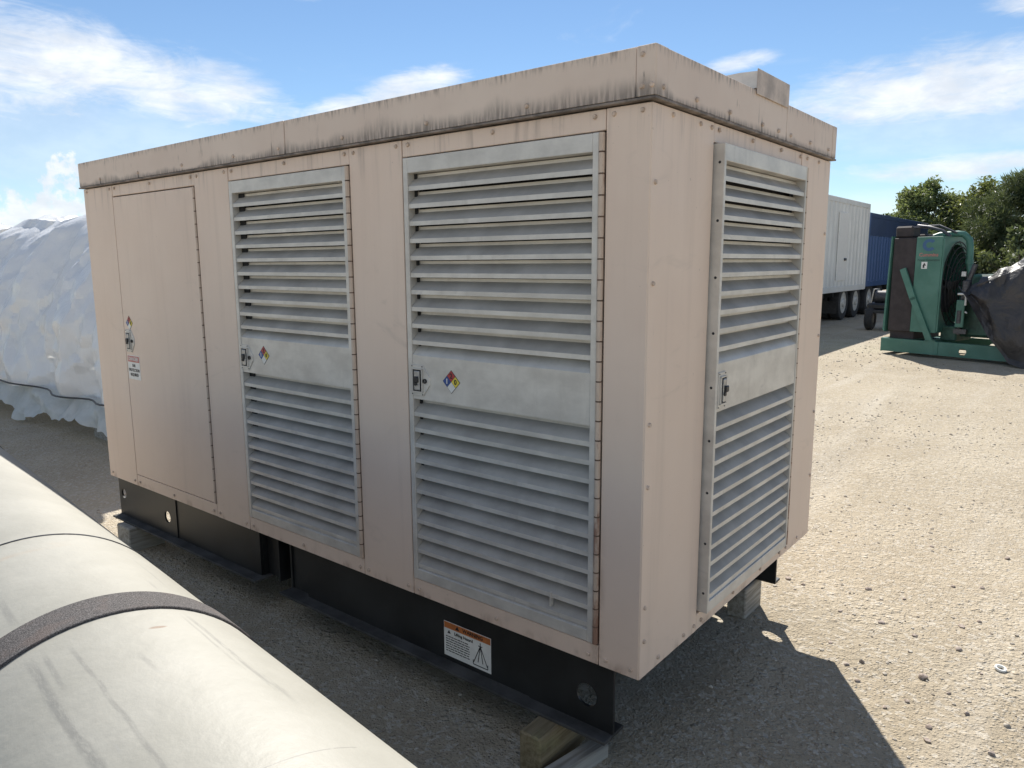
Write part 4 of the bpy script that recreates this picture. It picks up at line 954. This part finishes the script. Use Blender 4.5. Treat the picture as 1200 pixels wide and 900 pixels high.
# ------------------------------------------------------------------ trailers with box bodies
def trailer(name, x1, y0, y1, z0, z1, axles, mats, label, panel_at=None, top_band=0.0):
    t = thing(name, (x1 - 1.25, (y0 + y1) / 2, 0), label, 'trailer', 'parked box trailers')
    x0 = x1 - 2.5
    g = MB(); pitch = .36; y = y0 + .12; zl, zh = z0 + .16, z1 - .14 - top_band
    while y < y1 - .14:                                          # corrugated side facing the yard
        e_ = min(y + pitch, y1 - .12); w = (e_ - y)
        pr = [(y, -.028), (y + w * .42, -.028), (y + w * .54, .0), (y + w * .88, .0), (e_, -.028)]
        v = [(x1 + b, a, zz) for a, b in pr for zz in (zl, zh)]
        g.add(v, [(2 * k, 2 * k + 2, 2 * k + 3, 2 * k + 1) for k in range(4)]); y = e_
    g.build('corrugated_side', mats[0], t, recalc=False)
    g = MB(); g.box(x0, x1 - .035, y0 + .03, y1 - .03, z0 + .02, z1 - .03); g.build('box_body', mats[0], t)
    for yy in (y0, y1 - .12):
        for xx in (x0 - .002, x1 - .118): g = MB(); g.box(xx, xx + .12, yy, yy + .12, z0, z1, ch=.01); g.build('corner_post', mats[0], t)
    g = MB(); g.box(x1 - .12, x1 + .004, y0 + .121, y1 - .121, z1 - .14, z1 - .002, ch=.008); g.build('top_rail', mats[1], t)
    g = MB(); g.box(x1 - .12, x1 + .004, y0 + .121, y1 - .121, z0, z0 + .16, ch=.008); g.build('bottom_rail', mats[0], t)
    if top_band:
        g = MB(); g.box(x1 - .030, x1 - .004, y0 + .13, y1 - .13, zh, z1 - .14); g.build('side_band', mats[1], t)
    if panel_at:
        a, b, c, d = panel_at; g = MB(); g.box(x1 - .02, x1 + .012, a, b, c, d, ch=.008); dr = g.build('side_door', M['p_white'], t)
        g = MB(); g.box(x1 + .012, x1 + .045, b - .30, b - .12, c + .55, c + .62, ch=.008); g.build('handle', M['darkmetal'], dr)
    g = MB(); g.box(x0 + .55, x0 + .67, y0 + .1, y1 - .1, z0 - .26, z0 - .005); g.box(x1 - .67, x1 - .55, y0 + .1, y1 - .1, z0 - .26, z0 - .005)
    for yy in np.arange(y0 + .4, y1 - .3, .9): g.box(x0 + .1, x1 - .1, yy, yy + .08, z0 - .14, z0 - .006)
    g.build('chassis', M['blackmatt'], t)
    first = None
    for ay in axles:
        g = MB(); g.tube([(x0 + .2, ay, .50), (x1 - .2, ay, .50)], .06, 10); g.build('axle', M['blackmatt'], t)
        for xx, sg in ((x1 - .06, 1), (x1 - .38, 1), (x0 + .06, -1), (x0 + .38, -1)):
            if first is None:
                g = MB(); g.lathe([(-.29, .31), (-.30, .42), (-.27, .485), (-.20, .50), (-.08, .50), (-.02, .485), (.0, .42), (-.01, .31)], (xx, ay, .498), (1, 0, 0), 28, closed=True)
                wh = g.build('wheel', M['rubber'], t, smooth=35)
                g = MB(); g.lathe([(-.02, .308), (-.015, .285), (-.07, .27), (-.09, .17), (-.05, .15), (.02, .11), (.025, .04)], (xx, ay, .498), (1, 0, 0), 24); rm = g.build('rim', M['rim'], wh, smooth=35)
                first = (wh, rm, xx, ay, Vector(rm.location) - Vector(wh.location))
            else:
                wh = first[0].copy(); COL.objects.link(wh); wh.parent = None; wh.matrix_parent_inverse = Matrix()
                wh.location = Vector(first[0].location) + Vector((xx - first[2] + (.29 if sg < 0 else 0), ay - first[3], 0)); attach(wh, t)
                rm = first[1].copy(); COL.objects.link(rm); rm.parent = None; rm.matrix_parent_inverse = Matrix(); rm.location = Vector(wh.location) + first[4]; attach(rm, wh)
    for xx in (x1 - .62, x0 + .5):
        g = MB(); g.box(xx, xx + .12, y0 + 1.2, y0 + 1.32, .05, z0 - .262); g.box(xx - .08, xx + .2, y0 + 1.14, y0 + 1.38, .0, .055); g.build('landing_leg', M['blackmatt'], t)
    g = MB()
    for xx in (x1 - .62, x0 + .05):
        g = MB(); g.box(xx, xx + .56, axles[0] - .72, axles[0] - .71, .22, z0 - .27); g.build('mud_flap', M['rubber'], t)
    return t
trailer('box_trailer', -5.0, 12.4, 23.02, .83, 3.40, (21.0, 22.3), (M['whitebox'], M['whitebox']), 'white corrugated box trailer beyond the right end of the beige enclosure', (19.85, 20.75, 1.15, 3.02))
trailer('box_trailer', -5.02, 23.16, 32.15, .90, 3.16, (23.95, 25.25), (M['bluebox'], M['bluedark']), 'blue corrugated box trailer parked behind the white one', None, .55)
# dark two-wheeled compressor cart between the blue trailer and the green set
cart = thing('equipment_cart', (-3.35, 18.3, 0), 'small dark wheeled equipment cart between the blue trailer and the green set', 'cart')
g = MB(); g.box(-3.75, -2.75, 17.9, 18.8, .42, .50, ch=.01); g.box(-3.72, -2.9, 18.0, 18.7, .50, .66, ch=.04); g.build('cart_deck', M['black'], cart)
g = MB(); g.lathe([(0, .16), (.55, .16), (.6, .10)], (-3.6, 18.35, .80), (1, 0, 0), 14); g.build('cart_motor', M['darkmetal'], cart, smooth=40)
g = MB(); g.tube([(-3.65, 18.1, .66), (-3.6, 18.1, 1.0), (-3.5, 18.1, 1.0)], .02, 6); g.build('cart_handle', M['steel'], cart)
for xx in (-3.72, -2.92):
    g = MB(); g.lathe([(0, .14), (0, .24), (.03, .28), (.15, .28), (.18, .24), (.18, .14)], (xx, 18.05, .278), (1, 0, 0), 20, closed=True); wq = g.build('wheel', M['rubber'], cart, smooth=35)
    g = MB(); g.lathe([(.03, .139), (.16, .139)], (xx, 18.05, .278), (1, 0, 0), 16); g.build('rim', M['darkmetal'], wq)
g = MB(); g.box(-3.3, -3.2, 18.6, 18.7, .0, .42); g.build('prop_leg', M['black'], cart)

# ------------------------------------------------------------------ trees and bushes beyond the yard
def leaf_mesh(name, clumps, nleaf, size, mat, parent, seed, droop=.3, slim=.38):
    rn = np.random.RandomState(seed); vs = []; tot = 0
    for (c, r, wgt) in clumps:
        n_ = int(nleaf * wgt)
        d = rn.normal(size=(n_, 3)); d /= np.linalg.norm(d, axis=1)[:, None]
        p = np.array(c) + d * (rn.rand(n_, 1) ** .45) * np.array(r)
        t = d * .6 + rn.normal(size=(n_, 3)) * .8; t[:, 2] -= droop; t /= np.linalg.norm(t, axis=1)[:, None]
        s = np.cross(t, rn.normal(size=(n_, 3))); s /= np.linalg.norm(s, axis=1)[:, None]
        l = size * rn.uniform(.6, 1.35, (n_, 1)); w = l * slim
        nrm = np.cross(t, s)
        vs.append(np.stack([p, p + t * l * .5 + s * w * .5 - nrm * l * .05, p + t * l, p + t * l * .5 - s * w * .5 - nrm * l * .05], 1).reshape(-1, 3)); tot += n_
    V = np.concatenate(vs); F = np.arange(tot * 4).reshape(-1, 4)
    g = MB(); g.v = [tuple(p) for p in V]; g.f = [tuple(f) for f in F]; g.mi = [0] * tot
    return g.build(name, mat, parent, recalc=False)
def tree(name, x, y, h, rad, mat, label, seed, cat='tree', group='trees beyond the yard', nleaf=110, size=.24, slim=.4, low=.35, nclump=60, droop=.3):
    r_ = random.Random(seed); t = thing(name, (x, y, 0), label, cat, group)
    g = MB(); th = h * low
    lean = Vector((r_.uniform(-.1, .1), r_.uniform(-.1, .1), 1))
    trunk = [Vector((x, y, -.05)) + lean * (th * k / 4) for k in range(5)]
    g.tube([p[:] for p in trunk], [.16, .13, .115, .10, .085], 8)
    clumps = []; limbs = []
    for k in range(nclump):
        a = r_.uniform(0, 6.283); q = r_.random() ** .5; zz = r_.uniform(low * .55, 1.0)
        sp = math.sin(min(1, max(.12, (zz - low * .4) / (1 - low * .4))) ** .8 * math.pi * .86 + .28)
        c = Vector((x + math.cos(a) * q * rad * max(.2, sp), y + math.sin(a) * q * rad * max(.2, sp), zz * h * r_.uniform(.86, 1.02)))
        rr_ = rad * r_.uniform(.10, .26); clumps.append((c[:], (rr_, rr_, rr_ * r_.uniform(.6, 1.0)), r_.uniform(.5, 1.4)))
        if k % 3 == 0: limbs.append(c)
    for c in limbs:
        s = trunk[r_.choice((2, 3, 4))]; m_ = s.lerp(c, .5) + Vector((r_.uniform(-.2, .2), r_.uniform(-.2, .2), .25))
        g.tube([s[:], m_[:], c[:]], [.055, .035, .012], 5)
    g.build('trunk', M['bark'], t, smooth=40)
    leaf_mesh('crown', clumps, nleaf, size, mat, t, seed, droop, slim)
    return t
tree('leafy_tree', -6.1, 36.8, 5.3, 2.1, M['leaf_a'], 'broad leaved tree with open top rising behind the blue trailer', 5, nleaf=170, size=.17, slim=.45, nclump=140)
tree('leafy_tree', -3.7, 35.5, 4.9, 2.2, M['leaf_c'], 'lower lighter green tree behind the green generator', 6, nleaf=180, size=.16, slim=.45, low=.2, nclump=120)
tree('leafy_tree', -5.0, 37.2, 4.75, 1.9, M['leaf_a'], 'leafy tree filling the gap between the open topped tree and the lower light one', 15, nleaf=170, size=.17, slim=.45, low=.25, nclump=110)
tree('feathery_tree', -1.7, 32.0, 5.0, 2.3, M['leaf_b'], 'dark feathery tree rising highest behind the black tarpaulin', 7, nleaf=330, size=.26, slim=.13, low=.2, nclump=110, droop=-.25)
tree('feathery_tree', 1.9, 32.5, 5.0, 2.6, M['leaf_b'], 'dark feathery tree at the far right edge of the yard', 8, nleaf=300, size=.26, slim=.13, low=.2, nclump=110, droop=-.25)
tree('bush', -3.2, 28.0, 2.3, 1.3, M['leaf_c'], 'yellowish green bush between the green generator and the black tarpaulin', 9, 'bush', 'bushes at the yard edge', nleaf=130, size=.17, slim=.5, low=.12, nclump=40)
tree('bush', -1.2, 27.5, 2.6, 1.7, M['leaf_b'], 'dark bush directly behind the black tarpaulin', 10, 'bush', 'bushes at the yard edge', nleaf=170, size=.18, slim=.5, low=.12, nclump=46)
tree('bush', -5.0, 33.0, 2.9, 1.6, M['leaf_b'], 'dark bush in the shade at the end of the blue trailer', 12, 'bush', 'bushes at the yard edge', nleaf=170, size=.18, slim=.5, low=.12, nclump=46)
tree('bush', 1.6, 29.0, 2.7, 1.9, M['leaf_b'], 'dark bush at the far right under the feathery tree', 13, 'bush', 'bushes at the yard edge', nleaf=170, size=.18, slim=.5, low=.12, nclump=46)

# far belt of trees that closes the yard behind the enclosure
cl = []
for k in range(95):
    x_ = -70 + k * .66 + rnd.uniform(-.5, .5); h_ = rnd.uniform(2.6, 5.0)
    for q in range(3): cl.append(((x_ + rnd.uniform(-.6, .6), 66 + rnd.uniform(-1.5, 1.5), h_ * (.2 + .33 * q)), (1.3, 1.1, h_ * .24), 1.0))
tag(leaf_mesh('far_tree_belt', cl, 48, .75, M['leaf_b'], None, 21, slim=.55), 'far belt of dark trees along the yard edge beyond the enclosure', 'trees', kind='stuff')
